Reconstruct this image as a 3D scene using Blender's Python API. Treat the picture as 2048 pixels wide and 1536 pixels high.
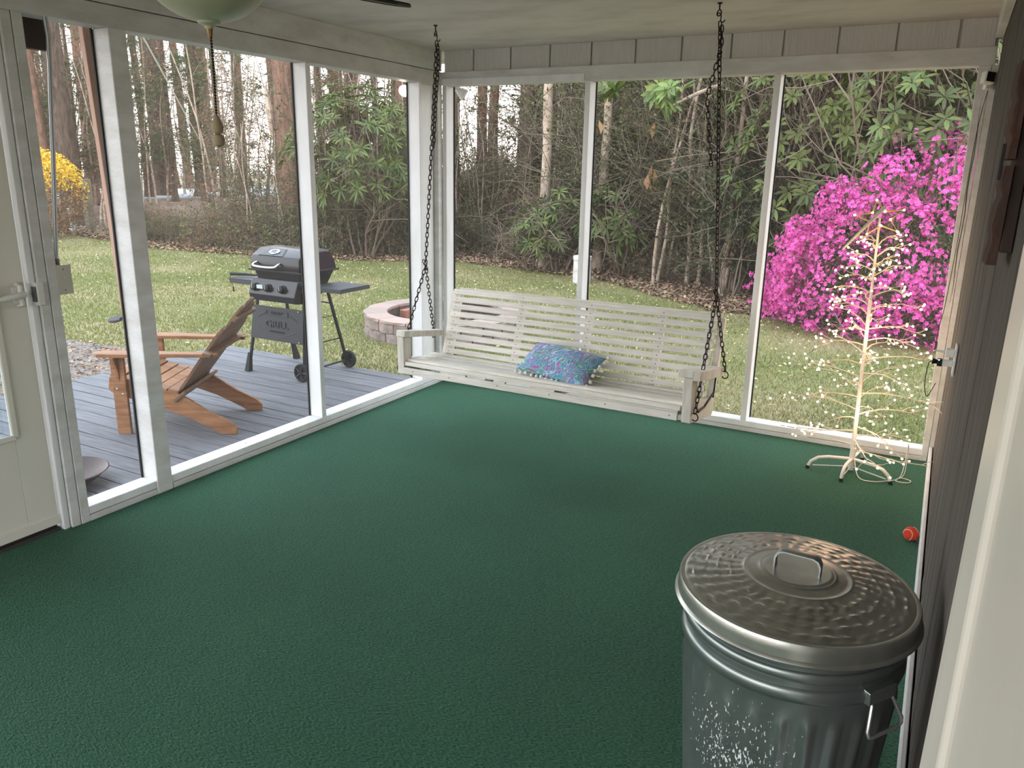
import bpy, bmesh, math, random
import numpy as np
from mathutils import Vector, Matrix, Euler
R = math.radians
PI = math.pi
scene = bpy.context.scene
COL = scene.collection
for o in list(bpy.data.objects):
    bpy.data.objects.remove(o)
random.seed(7)
RNG = np.random.default_rng(11)

# ------------------------------------------------------------------ camera
CAM = Vector((3.341, -5.027, 1.64))
CAM_ROT = (1.30123738, -0.01827022, 0.50123375)
F_PX = 1564.96
cd = bpy.data.cameras.new('camera')
cd.sensor_width = 36.0
cd.sensor_fit = 'HORIZONTAL'
cd.lens = F_PX / 2048 * 36.0
cd.clip_start = 0.02
cd.clip_end = 900
co = bpy.data.objects.new('camera', cd)
COL.objects.link(co)
co.location = CAM
co.rotation_euler = CAM_ROT
scene.camera = co
CM = Euler(CAM_ROT, 'XYZ').to_matrix()

# ------------------------------------------------------------------ world sky and exposure
w = bpy.data.worlds.new('sky')
scene.world = w
w.use_nodes = True
nt = w.node_tree
nt.nodes.clear()
wo = nt.nodes.new('ShaderNodeOutputWorld')
bg = nt.nodes.new('ShaderNodeBackground')
tc = nt.nodes.new('ShaderNodeTexCoord')
sx = nt.nodes.new('ShaderNodeSeparateXYZ')
cr = nt.nodes.new('ShaderNodeValToRGB')
nt.links.new(tc.outputs['Generated'], sx.inputs[0])
nt.links.new(sx.outputs['Z'], cr.inputs[0])
nt.links.new(cr.outputs[0], bg.inputs[0])
nt.links.new(bg.outputs[0], wo.inputs[0])
E = cr.color_ramp.elements
E[0].position = 0.0
E[0].color = (1.0, 0.90, 0.82, 1)
E[1].position = 1.0
E[1].color = (0.68, 0.84, 1.0, 1)
e = cr.color_ramp.elements.new(0.18)
e.color = (0.93, 0.95, 1.0, 1)
bg.inputs[1].default_value = 3.5
vs = scene.view_settings
scene.display_settings.display_device = 'sRGB'
vs.view_transform = 'Standard'
vs.look = 'None'
vs.gamma = 1.0
vs.use_curve_mapping = False
vs.exposure = 0.35

# ------------------------------------------------------------------ helpers
def link(o, parent=None):
    COL.objects.link(o)
    if parent is not None:
        o.parent = parent
    return o

def tag(o, label=None, cat=None, group=None, kind=None):
    if label: o['label'] = label
    if cat: o['category'] = cat
    if group: o['group'] = group
    if kind: o['kind'] = kind
    return o

def empty(name, loc=(0, 0, 0), rot=(0, 0, 0), label=None, cat=None, group=None, kind=None, parent=None):
    o = bpy.data.objects.new(name, None)
    o.empty_display_size = 0.1
    o.location = loc
    o.rotation_euler = rot
    link(o, parent)
    return tag(o, label, cat, group, kind)

def copy_tree(o, parent=None):
    c = o.copy()
    COL.objects.link(c)
    if parent is not None:
        c.parent = parent
    for ch in list(o.children):
        copy_tree(ch, c)
    return c

def mat(name, col, rough=0.6, metal=0.0, col2=None, scale=6.0, stretch=(1, 1, 1), amount=1.0,
        bump=0.0, bscale=None, rand=0.0, island=0.0, trans=0.0, detail=4.0, emit=None, estr=0.0,
        spec=0.5, contrast=(0.35, 0.65), vary=0.0):
    m = bpy.data.materials.new(name)
    m.use_nodes = True
    t = m.node_tree
    N = t.nodes
    L = t.links
    b = N['Principled BSDF']
    b.inputs['Roughness'].default_value = rough
    b.inputs['Metallic'].default_value = metal
    b.inputs['Specular IOR Level'].default_value = spec
    b.inputs['Base Color'].default_value = (*col, 1)
    out = None
    if col2 is not None or bump:
        c = N.new('ShaderNodeTexCoord')
        mp = N.new('ShaderNodeMapping')
        mp.inputs['Scale'].default_value = stretch
        L.new(c.outputs['Object'], mp.inputs[0])
        n = N.new('ShaderNodeTexNoise')
        n.inputs['Scale'].default_value = scale
        n.inputs['Detail'].default_value = detail
        n.inputs['Roughness'].default_value = 0.6
        L.new(mp.outputs[0], n.inputs['Vector'])
        if rand or vary:
            oi = N.new('ShaderNodeObjectInfo')
            ad = N.new('ShaderNodeVectorMath')
            ad.operation = 'SCALE'
            ad.inputs['Scale'].default_value = 37.0
            cmb = N.new('ShaderNodeCombineXYZ')
            for k in range(3):
                L.new(oi.outputs['Random'], cmb.inputs[k])
            L.new(cmb.outputs[0], ad.inputs[0])
            L.new(ad.outputs[0], mp.inputs['Location'])
    if col2 is not None:
        r = N.new('ShaderNodeValToRGB')
        r.color_ramp.elements[0].position = contrast[0]
        r.color_ramp.elements[0].color = (*col, 1)
        r.color_ramp.elements[1].position = contrast[1]
        r.color_ramp.elements[1].color = (*[col[i] * (1 - amount) + col2[i] * amount for i in range(3)], 1)
        L.new(n.outputs[0], r.inputs[0])
        out = r.outputs[0]
    if rand or island:
        h = N.new('ShaderNodeHueSaturation')
        if out is not None:
            L.new(out, h.inputs['Color'])
        else:
            h.inputs['Color'].default_value = (*col, 1)
        mr = N.new('ShaderNodeMapRange')
        a = rand or island
        mr.inputs[3].default_value = 1 - a
        mr.inputs[4].default_value = 1 + a
        if island:
            g = N.new('ShaderNodeNewGeometry')
            L.new(g.outputs['Random Per Island'], mr.inputs[0])
            mr2 = N.new('ShaderNodeMapRange')
            mr2.inputs[3].default_value = 0.5 - island * 0.06
            mr2.inputs[4].default_value = 0.5 + island * 0.06
            mm = N.new('ShaderNodeMath')
            mm.operation = 'FRACT'
            m3 = N.new('ShaderNodeMath')
            m3.operation = 'MULTIPLY'
            m3.inputs[1].default_value = 7.31
            L.new(g.outputs['Random Per Island'], m3.inputs[0])
            L.new(m3.outputs[0], mm.inputs[0])
            L.new(mm.outputs[0], mr2.inputs[0])
            L.new(mr2.outputs[0], h.inputs['Hue'])
        else:
            oi2 = N.new('ShaderNodeObjectInfo')
            L.new(oi2.outputs['Random'], mr.inputs[0])
        L.new(mr.outputs[0], h.inputs['Value'])
        out = h.outputs[0]
    if out is not None:
        L.new(out, b.inputs['Base Color'])
    if bump:
        bp = N.new('ShaderNodeBump')
        bp.inputs['Strength'].default_value = min(1.0, bump)
        bp.inputs['Distance'].default_value = 0.01 * max(1.0, bump)
        if bscale:
            n2 = N.new('ShaderNodeTexNoise')
            n2.inputs['Scale'].default_value = bscale
            n2.inputs['Detail'].default_value = 3
            L.new(mp.outputs[0], n2.inputs['Vector'])
            L.new(n2.outputs[0], bp.inputs['Height'])
        else:
            L.new(n.outputs[0], bp.inputs['Height'])
        L.new(bp.outputs[0], b.inputs['Normal'])
    if trans:
        tr = N.new('ShaderNodeBsdfTranslucent')
        if out is not None:
            L.new(out, tr.inputs[0])
        else:
            tr.inputs[0].default_value = (*col, 1)
        mx = N.new('ShaderNodeMixShader')
        mx.inputs[0].default_value = trans
        o_ = N['Material Output']
        L.new(b.outputs[0], mx.inputs[1])
        L.new(tr.outputs[0], mx.inputs[2])
        L.new(mx.outputs[0], o_.inputs[0])
    if emit:
        b.inputs['Emission Color'].default_value = (*emit, 1)
        b.inputs['Emission Strength'].default_value = estr
    return m

class MB:
    """collects boxes, tubes, lathes and prisms; build() links them as one mesh object"""
    def __init__(self):
        self.v = []
        self.f = []
    def add(self, vs_, fs_):
        n = len(self.v)
        self.v += [tuple(p) for p in vs_]
        self.f += [tuple(i + n for i in q) for q in fs_]
        return self
    def box(self, x0, x1, y0, y1, z0, z1, M=None):
        p = [Vector((x, y, z)) for x in (x0, x1) for y in (y0, y1) for z in (z0, z1)]
        if M is not None:
            p = [M @ q for q in p]
        return self.add(p, [(0, 1, 3, 2), (4, 6, 7, 5), (0, 4, 5, 1), (2, 3, 7, 6), (0, 2, 6, 4), (1, 5, 7, 3)])
    def hexa(self, p):
        """8 corners: bottom loop of four, top loop of four"""
        return self.add(p, [(0, 3, 2, 1), (4, 5, 6, 7), (0, 1, 5, 4), (1, 2, 6, 5), (2, 3, 7, 6), (3, 0, 4, 7)])
    def tube(self, pts, r, n=8, cap=True, flat=None, closed=False):
        pts = [Vector(p) for p in pts]
        K = len(pts)
        rr = r if isinstance(r, (list, tuple)) else [r] * K
        T = []
        for i in range(K):
            a = pts[(i - 1) % K] if (closed or i > 0) else pts[0]
            b = pts[(i + 1) % K] if (closed or i < K - 1) else pts[-1]
            T.append((b - a).normalized())
        up = Vector((0, 0, 1)) if abs(T[0].z) < 0.9 else Vector((1, 0, 0))
        U = (up - T[0] * up.dot(T[0])).normalized()
        V_ = []
        for i in range(K):
            U = (U - T[i] * U.dot(T[i]))
            U = U.normalized() if U.length > 1e-6 else T[i].orthogonal().normalized()
            W = T[i].cross(U)
            for k in range(n):
                a = 2 * PI * (k + 0.5) / n
                s = flat if flat else 1.0
                V_.append(pts[i] + U * (math.cos(a) * rr[i]) + W * (math.sin(a) * rr[i] * s))
        F = []
        for i in range(K if closed else K - 1):
            j = (i + 1) % K
            for k in range(n):
                F.append((i * n + k, i * n + (k + 1) % n, j * n + (k + 1) % n, j * n + k))
        if cap and not closed:
            F.append(tuple(range(n - 1, -1, -1)))
            F.append(tuple((K - 1) * n + k for k in range(n)))
        return self.add(V_, F)
    def lathe(self, prof, n=32, M=None, fn=None, arc=None):
        V_ = []
        for (r, z) in prof:
            for k in range(n):
                a = 2 * PI * k / n
                rr = r + (fn(a, r, z) if fn else 0)
                p = Vector((rr * math.cos(a), rr * math.sin(a), z))
                V_.append(M @ p if M is not None else p)
        F = []
        for i in range(len(prof) - 1):
            for k in range(n):
                F.append((i * n + k, i * n + (k + 1) % n, (i + 1) * n + (k + 1) % n, (i + 1) * n + k))
        return self.add(V_, F)
    def prism(self, poly, t0, t1, fmap):
        """poly: (a,b) outline, extruded t0..t1; fmap(a,b,t) -> point"""
        n = len(poly)
        V_ = [fmap(a, b, t0) for a, b in poly] + [fmap(a, b, t1) for a, b in poly]
        F = [tuple(range(n - 1, -1, -1)), tuple(range(n, 2 * n))]
        for k in range(n):
            F.append((k, (k + 1) % n, n + (k + 1) % n, n + k))
        return self.add(V_, F)
    def sphere(self, c, r, n=10, m=6, s=(1, 1, 1)):
        V_ = [(c[0], c[1], c[2] - r * s[2])]
        for i in range(1, m):
            ph = -PI / 2 + PI * i / m
            for k in range(n):
                a = 2 * PI * k / n
                V_.append((c[0] + r * s[0] * math.cos(ph) * math.cos(a), c[1] + r * s[1] * math.cos(ph) * math.sin(a), c[2] + r * s[2] * math.sin(ph)))
        V_.append((c[0], c[1], c[2] + r * s[2]))
        F = []
        for k in range(n):
            F.append((0, 1 + (k + 1) % n, 1 + k))
            F.append((len(V_) - 1, 1 + (m - 2) * n + k, 1 + (m - 2) * n + (k + 1) % n))
        for i in range(m - 2):
            for k in range(n):
                F.append((1 + i * n + k, 1 + i * n + (k + 1) % n, 1 + (i + 1) * n + (k + 1) % n, 1 + (i + 1) * n + k))
        return self.add(V_, F)
    def build(self, name, m, parent=None, smooth=False, bevel=0.0, loc=None, rot=None, angle=40):
        me = bpy.data.meshes.new(name)
        me.from_pydata(self.v, [], self.f)
        bm = bmesh.new()
        bm.from_mesh(me)
        bmesh.ops.recalc_face_normals(bm, faces=bm.faces)
        bm.to_mesh(me)
        bm.free()
        me.update()
        if m is not None:
            me.materials.append(m)
        o = bpy.data.objects.new(name, me)
        link(o, parent)
        if loc is not None: o.location = loc
        if rot is not None: o.rotation_euler = rot
        if bevel:
            b = o.modifiers.new('bevel', 'BEVEL')
            b.width = bevel
            b.segments = 2
            b.limit_method = 'ANGLE'
            b.angle_limit = R(35)
        if smooth:
            for p in me.polygons:
                p.use_smooth = True
            try:
                me.set_sharp_from_angle(angle=R(angle))
            except Exception:
                pass
        return o

def bx(name, m, x0, x1, y0, y1, z0, z1, parent=None, bevel=0.0, M=None):
    """a box whose own origin sits at its centre"""
    c = Vector(((x0 + x1) / 2, (y0 + y1) / 2, (z0 + z1) / 2))
    b = MB()
    b.box(x0 - c.x, x1 - c.x, y0 - c.y, y1 - c.y, z0 - c.z, z1 - c.z)
    o = b.build(name, m, parent, bevel=bevel)
    if M is not None:
        o.matrix_local = M @ Matrix.Translation(c)
    else:
        o.location = c
    return o

def np_mesh(name, V_, F_, m, parent=None, smooth=False, F2=None):
    me = bpy.data.meshes.new(name)
    V_ = np.asarray(V_, dtype=np.float32)
    F_ = np.asarray(F_, dtype=np.int32)
    me.vertices.add(len(V_))
    me.vertices.foreach_set('co', V_.ravel())
    k = F_.shape[1]
    me.loops.add(F_.size)
    me.loops.foreach_set('vertex_index', F_.ravel())
    me.polygons.add(len(F_))
    me.polygons.foreach_set('loop_start', np.arange(0, F_.size, k, dtype=np.int32))
    try:
        me.polygons.foreach_set('loop_total', np.full(len(F_), k, dtype=np.int32))
    except Exception:
        pass
    if smooth:
        me.polygons.foreach_set('use_smooth', np.ones(len(F_), dtype=bool))
    me.update(calc_edges=True)
    me.materials.append(m)
    o = bpy.data.objects.new(name, me)
    return link(o, parent)

def unit(a):
    return a / np.maximum(np.linalg.norm(a, axis=-1, keepdims=True), 1e-9)

def curves(start, direc, length, K=6, wander=0.25, lift=0.0, rng=RNG):
    """N random-walk polylines -> (N,K,3)"""
    N = len(start)
    d = unit(np.asarray(direc, float))
    P = np.zeros((N, K, 3))
    P[:, 0] = start
    step = (np.asarray(length, float) / (K - 1)).reshape(N, 1)
    for i in range(1, K):
        d = unit(d + rng.normal(0, wander, (N, 3)) + np.array([0, 0, lift]))
        P[:, i] = P[:, i - 1] + d * step
    return P

def polytubes(P, r0, r1, n=3):
    """(N,K,3) polylines -> verts, quads"""
    N, K, _ = P.shape
    T = np.zeros_like(P)
    T[:, 1:-1] = P[:, 2:] - P[:, :-2]
    T[:, 0] = P[:, 1] - P[:, 0]
    T[:, -1] = P[:, -1] - P[:, -2]
    T = unit(T)
    ref = np.where(np.abs(T[:, :1, 2:3]) > 0.8, np.array([1.0, 0, 0]), np.array([0, 0, 1.0]))
    U = unit(np.cross(T, np.broadcast_to(ref, T.shape)))
    W = np.cross(T, U)
    t = np.linspace(0, 1, K).reshape(1, K)
    r0 = np.broadcast_to(np.asarray(r0, float).reshape(-1, 1), (N, 1))
    r1 = np.broadcast_to(np.asarray(r1, float).reshape(-1, 1), (N, 1))
    rad = (r0 * (1 - t) + r1 * t)[..., None]
    rings = []
    for k in range(n):
        a = 2 * PI * k / n
        rings.append(P + rad * (math.cos(a) * U + math.sin(a) * W))
    V_ = np.stack(rings, axis=2).reshape(-1, 3)
    idx = np.arange(N * K * n).reshape(N, K, n)
    a = idx[:, :-1, :]
    b = idx[:, 1:, :]
    F_ = np.stack([a, np.roll(a, -1, axis=2), np.roll(b, -1, axis=2), b], axis=-1).reshape(-1, 4)
    return V_, F_

def leaves(P, D, L, Wd, fold=0.25, rng=RNG, up=None):
    """diamond leaves, two triangles each (as folded quads)"""
    N = len(P)
    D = unit(D)
    u = rng.normal(0, 1, (N, 3)) if up is None else up
    S = unit(np.cross(D, u))
    Nn = np.cross(S, D)
    L = np.broadcast_to(np.asarray(L, float).reshape(-1, 1), (N, 1))
    Wd = np.broadcast_to(np.asarray(Wd, float).reshape(-1, 1), (N, 1))
    a = P
    b = P + D * L * 0.5 + S * Wd * 0.5 + Nn * Wd * fold
    c = P + D * L
    d = P + D * L * 0.5 - S * Wd * 0.5 + Nn * Wd * fold
    V_ = np.stack([a, b, c, d], axis=1).reshape(-1, 3)
    F_ = np.arange(N * 4).reshape(N, 4)
    return V_, F_

def merge(lst):
    Vs, Fs, n = [], [], 0
    for v, f in lst:
        Vs.append(v)
        Fs.append(f + n)
        n += len(v)
    return np.concatenate(Vs), np.concatenate(Fs)

def on_curves(P, count, lo=0.2, rng=RNG):
    """random points (and tangents) along polylines"""
    N, K, _ = P.shape
    i = rng.integers(0, N, count)
    t = rng.uniform(lo, 0.999, count) * (K - 1)
    k = t.astype(int)
    fr = (t - k)[:, None]
    A = P[i, k]
    B = P[i, k + 1]
    return A * (1 - fr) + B * fr, unit(B - A)

def ray(u, v):
    return CM @ Vector(((u - 1024) / F_PX, -(v - 768) / F_PX, -1.0))
def at(u, v, z):
    """where the line of sight through a pixel of the photo meets the level z"""
    d = ray(u, v)
    return CAM + d * ((z - CAM.z) / d.z)
def pol(u, dist, z):
    """point at a horizontal distance along the azimuth of a photo column"""
    d = ray(u, 330)
    h = Vector((d.x, d.y)).normalized()
    return Vector((CAM.x + h.x * dist, CAM.y + h.y * dist, z))

def text_obj(s, size, m, parent, loc, rot, name='lettering', extrude=0.002, sx_=1.0):
    cu = bpy.data.curves.new(name, 'FONT')
    cu.body = s
    cu.size = size
    cu.extrude = extrude
    cu.align_x = 'CENTER'
    cu.align_y = 'CENTER'
    t = bpy.data.objects.new(name, cu)
    COL.objects.link(t)
    dg = bpy.context.evaluated_depsgraph_get()
    me = bpy.data.meshes.new_from_object(t.evaluated_get(dg))
    bpy.data.objects.remove(t)
    me.materials.clear()
    me.materials.append(m)
    o = bpy.data.objects.new(name, me)
    link(o, parent)
    o.location = loc
    o.rotation_euler = rot
    o.scale = (sx_, 1, 1)
    return o

# ------------------------------------------------------------------ materials
M_white = mat('white paint', (0.84, 0.84, 0.85), 0.5, col2=(0.72, 0.72, 0.70), scale=3, stretch=(2, 2, 0.6), bump=0.15, bscale=40)
M_white2 = mat('white painted board', (0.72, 0.72, 0.71), 0.55, col2=(0.58, 0.57, 0.54), scale=4, stretch=(1, 1, 3), bump=0.25, bscale=60, rand=0.05)
M_crack = mat('dark seam', (0.05, 0.045, 0.04), 0.9)
M_spline = mat('black screen spline', (0.012, 0.012, 0.013), 0.7)
M_ceil = mat('ceiling paint', (0.66, 0.60, 0.56), 0.6, col2=(0.40, 0.35, 0.32), scale=1.8, stretch=(1, 2.2, 1), detail=9, bump=0.15, bscale=18, contrast=(0.45, 0.85))
M_panel = mat('grooved wall board', (0.68, 0.66, 0.63), 0.65, col2=(0.64, 0.61, 0.57), scale=6, stretch=(8, 1, 0.7), bump=0.4, bscale=14, rand=0.05)
M_siding = mat('weathered brown siding', (0.125, 0.112, 0.098), 0.85, col2=(0.07, 0.062, 0.055), scale=5, stretch=(8, 8, 0.4), detail=8, bump=0.8, bscale=22, rand=0.08)
M_casing = mat('door casing paint', (0.80, 0.77, 0.69), 0.45, col2=(0.74, 0.70, 0.62), scale=2, stretch=(1, 1, 0.5))
M_deck = mat('weathered grey deck board', (0.165, 0.163, 0.175), 0.8, col2=(0.095, 0.094, 0.102), scale=7, stretch=(0.5, 7, 7), detail=8, bump=0.4, bscale=12, rand=0.14)
M_deckside = mat('deck framing', (0.17, 0.15, 0.13), 0.85, col2=(0.1, 0.09, 0.08), scale=6)
M_slab = mat('concrete slab', (0.34, 0.33, 0.3), 0.9, col2=(0.24, 0.23, 0.21), scale=8)
M_swing = mat('white washed swing timber', (0.84, 0.80, 0.73), 0.7, col2=(0.66, 0.62, 0.54), scale=5, stretch=(0.8, 6, 6), detail=8, bump=0.2, bscale=20, rand=0.05)
M_swing2 = mat('white washed upright timber', (0.80, 0.76, 0.68), 0.7, col2=(0.62, 0.57, 0.48), scale=5, stretch=(5, 5, 0.8), detail=8, bump=0.2, bscale=20, rand=0.05)
M_screw = mat('rusty screw', (0.12, 0.09, 0.07), 0.6, metal=0.6)
M_chain = mat('dark rusty chain', (0.045, 0.035, 0.03), 0.6, metal=0.7)
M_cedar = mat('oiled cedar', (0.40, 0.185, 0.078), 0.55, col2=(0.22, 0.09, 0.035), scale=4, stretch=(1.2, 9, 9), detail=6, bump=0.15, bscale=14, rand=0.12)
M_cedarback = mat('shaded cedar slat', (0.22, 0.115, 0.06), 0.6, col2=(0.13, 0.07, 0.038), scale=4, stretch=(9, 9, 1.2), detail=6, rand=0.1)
M_bolt = mat('galvanised bolt', (0.7, 0.66, 0.5), 0.35, metal=0.9)
M_black = mat('black enamel', (0.010, 0.010, 0.012), 0.25, spec=0.5)
M_blackm = mat('matt black steel', (0.014, 0.014, 0.016), 0.5, spec=0.3)
M_panelgrey = mat('dark grey pressed steel', (0.040, 0.042, 0.047), 0.5, spec=0.35)
M_rubber = mat('black plastic tyre', (0.018, 0.018, 0.02), 0.7, spec=0.3)
M_chrome = mat('brushed chrome', (0.8, 0.8, 0.78), 0.25, metal=0.9)
M_badge = mat('silver badge', (0.75, 0.78, 0.82), 0.3, metal=0.5)
M_galv = mat('galvanised steel', (0.40, 0.43, 0.42), 0.34, metal=0.85, col2=(0.34, 0.36, 0.36), scale=3, stretch=(1, 1, 0.6), bump=0.05, bscale=9)
M_block = mat('retaining wall block', (0.32, 0.24, 0.21), 0.9, col2=(0.17, 0.14, 0.13), scale=9, bump=0.9, bscale=16, rand=0.2)
M_cap = mat('flat cap block', (0.34, 0.22, 0.18), 0.9, col2=(0.28, 0.23, 0.20), scale=9, bump=0.4, bscale=30, rand=0.15)
M_char = mat('charred wood', (0.05, 0.04, 0.035), 0.9, col2=(0.18, 0.10, 0.06), scale=8, rand=0.2)
M_cloth = mat('white sheet metal', (0.75, 0.72, 0.68), 0.6)
M_brick = mat('red fire brick', (0.35, 0.15, 0.09), 0.9, col2=(0.22, 0.1, 0.07), scale=8, rand=0.15)
M_bulb = mat('warm lit bulb', (1, 0.85, 0.6), 0.4, emit=(1.0, 0.70, 0.36), estr=11.0)
M_twigl = mat('white wrapped wire twig', (0.66, 0.58, 0.48), 0.6)
M_polew = mat('white painted tube', (0.72, 0.69, 0.64), 0.4)
M_plast = mat('white plastic', (0.72, 0.71, 0.67), 0.4)
M_box = mat('beige plastic box', (0.55, 0.53, 0.45), 0.5)
M_pipe = mat('galvanised conduit', (0.42, 0.45, 0.45), 0.4, metal=0.6)
M_grey = mat('grey fitting', (0.15, 0.16, 0.16), 0.5, metal=0.5)
M_darkboard = mat('dark brown painted board', (0.035, 0.018, 0.014), 0.7)
M_redwood = mat('rough red brown slab wood', (0.085, 0.035, 0.022), 0.8, col2=(0.03, 0.016, 0.012), scale=6, stretch=(4, 4, 0.8), detail=8, bump=0.8, bscale=14)
M_bronze = mat('brown glazed bowl', (0.050, 0.028, 0.024), 0.42, spec=0.3)
M_ball = mat('red felt', (0.72, 0.06, 0.02), 0.95, bump=0.5, bscale=200)
M_whitefelt = mat('white seam', (0.8, 0.75, 0.7), 0.9)
M_glassbowl = mat('frosted cream glass', (0.44, 0.45, 0.31), 0.3, spec=0.4)
M_fanblade = mat('dark rattan blade', (0.07, 0.06, 0.04), 0.7, col2=(0.15, 0.14, 0.09), scale=120)
M_fanrim = mat('blade rim', (0.03, 0.025, 0.02), 0.5)
M_brass = mat('brass finial', (0.3, 0.2, 0.1), 0.4, metal=0.8)
M_pull = mat('old beige wood fob', (0.36, 0.30, 0.18), 0.6)
M_road = mat('pale asphalt', (0.42, 0.42, 0.43), 0.9, col2=(0.35, 0.35, 0.36), scale=0.6)
M_pond = mat('still water', (0.35, 0.38, 0.4), 0.12, spec=0.9, bump=0.06, bscale=0.6)
M_post = mat('old fence post', (0.25, 0.21, 0.14), 0.9, col2=(0.16, 0.13, 0.09), scale=10, stretch=(3, 3, 0.5))
M_util = mat('pale green utility post', (0.45, 0.52, 0.50), 0.5)
M_stump = mat('whitewashed pipe', (0.62, 0.60, 0.56), 0.8, col2=(0.42, 0.38, 0.34), scale=9)
M_pinkboard = mat('salmon painted board', (0.62, 0.40, 0.30), 0.7, col2=(0.5, 0.3, 0.22), scale=2, stretch=(3, 3, 0.4))
M_bark = mat('brown bark', (0.17, 0.115, 0.08), 0.95, col2=(0.07, 0.05, 0.038), scale=5, stretch=(3, 3, 0.7), detail=8, bump=1.0, bscale=9, vary=1, rand=0.18)
M_bark_red = mat('reddish pine bark', (0.25, 0.14, 0.095), 0.95, col2=(0.11, 0.065, 0.045), scale=5, stretch=(3, 3, 0.8), detail=8, bump=1.0, bscale=9, rand=0.15)
M_bark_pale = mat('pale smooth bark', (0.50, 0.40, 0.31), 0.9, col2=(0.30, 0.20, 0.14), scale=5, stretch=(2, 2, 1.2), detail=6, bump=0.4, bscale=9, contrast=(0.42, 0.7))
M_twig = mat('grey brown twig', (0.165, 0.125, 0.09), 0.9, island=0.45)
M_leafgreen = mat('glossy green leaf', (0.095, 0.125, 0.028), 0.58, island=0.5, trans=0.22)
M_leafdark = mat('dark evergreen leaf', (0.05, 0.07, 0.025), 0.55, island=0.5, trans=0.3)
M_leafolive = mat('olive small leaf', (0.11, 0.12, 0.045), 0.6, island=0.55, trans=0.3)
M_leafbrown = mat('dry brown leaf', (0.26, 0.16, 0.085), 0.8, island=0.5, trans=0.3)
M_leafbright = mat('bright spring leaf', (0.17, 0.23, 0.06), 0.5, island=0.4, trans=0.35)
M_leafyellow = mat('yellow forsythia bloom', (0.75, 0.50, 0.05), 0.6, island=0.3, trans=0.3)
M_needle = mat('pine needle', (0.11, 0.14, 0.06), 0.7, island=0.4, trans=0.2)
M_azleaf = mat('dull azalea leaf', (0.10, 0.14, 0.05), 0.6, island=0.5, trans=0.3)
M_petal = mat('magenta pink petal', (0.76, 0.125, 0.44), 0.7, island=0.32, trans=0.3)
M_grass = mat('grass blade', (0.19, 0.20, 0.048), 0.7, island=0.5, trans=0.3)
M_drygrass = mat('dry grass blade', (0.36, 0.29, 0.14), 0.8, island=0.4, trans=0.3)
M_litter = mat('fallen leaf', (0.27, 0.175, 0.11), 0.9, island=0.6)
M_fleck = mat('pale yellow fallen bloom', (0.62, 0.52, 0.26), 0.8, island=0.3)

def ground_mat(name, c1, c2, c3, s1=0.5, s2=9.0, bump=0.6):
    m = bpy.data.materials.new(name)
    m.use_nodes = True
    t = m.node_tree; N = t.nodes; L = t.links
    b = N['Principled BSDF']
    b.inputs['Roughness'].default_value = 0.95
    c = N.new('ShaderNodeTexCoord')
    n1 = N.new('ShaderNodeTexNoise'); n1.inputs['Scale'].default_value = s1; n1.inputs['Detail'].default_value = 6
    n2 = N.new('ShaderNodeTexNoise'); n2.inputs['Scale'].default_value = s2; n2.inputs['Detail'].default_value = 6
    L.new(c.outputs['Object'], n1.inputs['Vector']); L.new(c.outputs['Object'], n2.inputs['Vector'])
    r1 = N.new('ShaderNodeValToRGB')
    r1.color_ramp.elements[0].position = 0.42; r1.color_ramp.elements[0].color = (*c1, 1)
    r1.color_ramp.elements[1].position = 0.6; r1.color_ramp.elements[1].color = (*c2, 1)
    L.new(n1.outputs[0], r1.inputs[0])
    r2 = N.new('ShaderNodeValToRGB')
    r2.color_ramp.elements[0].position = 0.5; r2.color_ramp.elements[0].color = (0, 0, 0, 1)
    r2.color_ramp.elements[1].position = 0.72; r2.color_ramp.elements[1].color = (1, 1, 1, 1)
    L.new(n2.outputs[0], r2.inputs[0])
    mx = N.new('ShaderNodeMix'); mx.data_type = 'RGBA'
    L.new(r2.outputs[0], mx.inputs[0]); L.new(r1.outputs[0], mx.inputs[6]); mx.inputs[7].default_value = (*c3, 1)
    L.new(mx.outputs[2], b.inputs['Base Color'])
    bp = N.new('ShaderNodeBump'); bp.inputs['Strength'].default_value = bump; bp.inputs['Distance'].default_value = 0.03
    L.new(n2.outputs[0], bp.inputs['Height']); L.new(bp.outputs[0], b.inputs['Normal'])
    return m
M_lawn = ground_mat('lawn soil and turf', (0.15, 0.165, 0.055), (0.27, 0.225, 0.12), (0.20, 0.18, 0.09), 0.45, 14)
M_forest = ground_mat('forest floor litter', (0.16, 0.10, 0.065), (0.24, 0.16, 0.11), (0.08, 0.055, 0.04), 1.2, 12)
M_bank = ground_mat('brown grassy bank', (0.25, 0.18, 0.12), (0.22, 0.22, 0.10), (0.16, 0.12, 0.08), 0.3, 5)
M_gravel = ground_mat('leaf strewn gravel', (0.22, 0.20, 0.19), (0.25, 0.18, 0.13), (0.08, 0.07, 0.06), 3.0, 25, 1.0)

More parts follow.
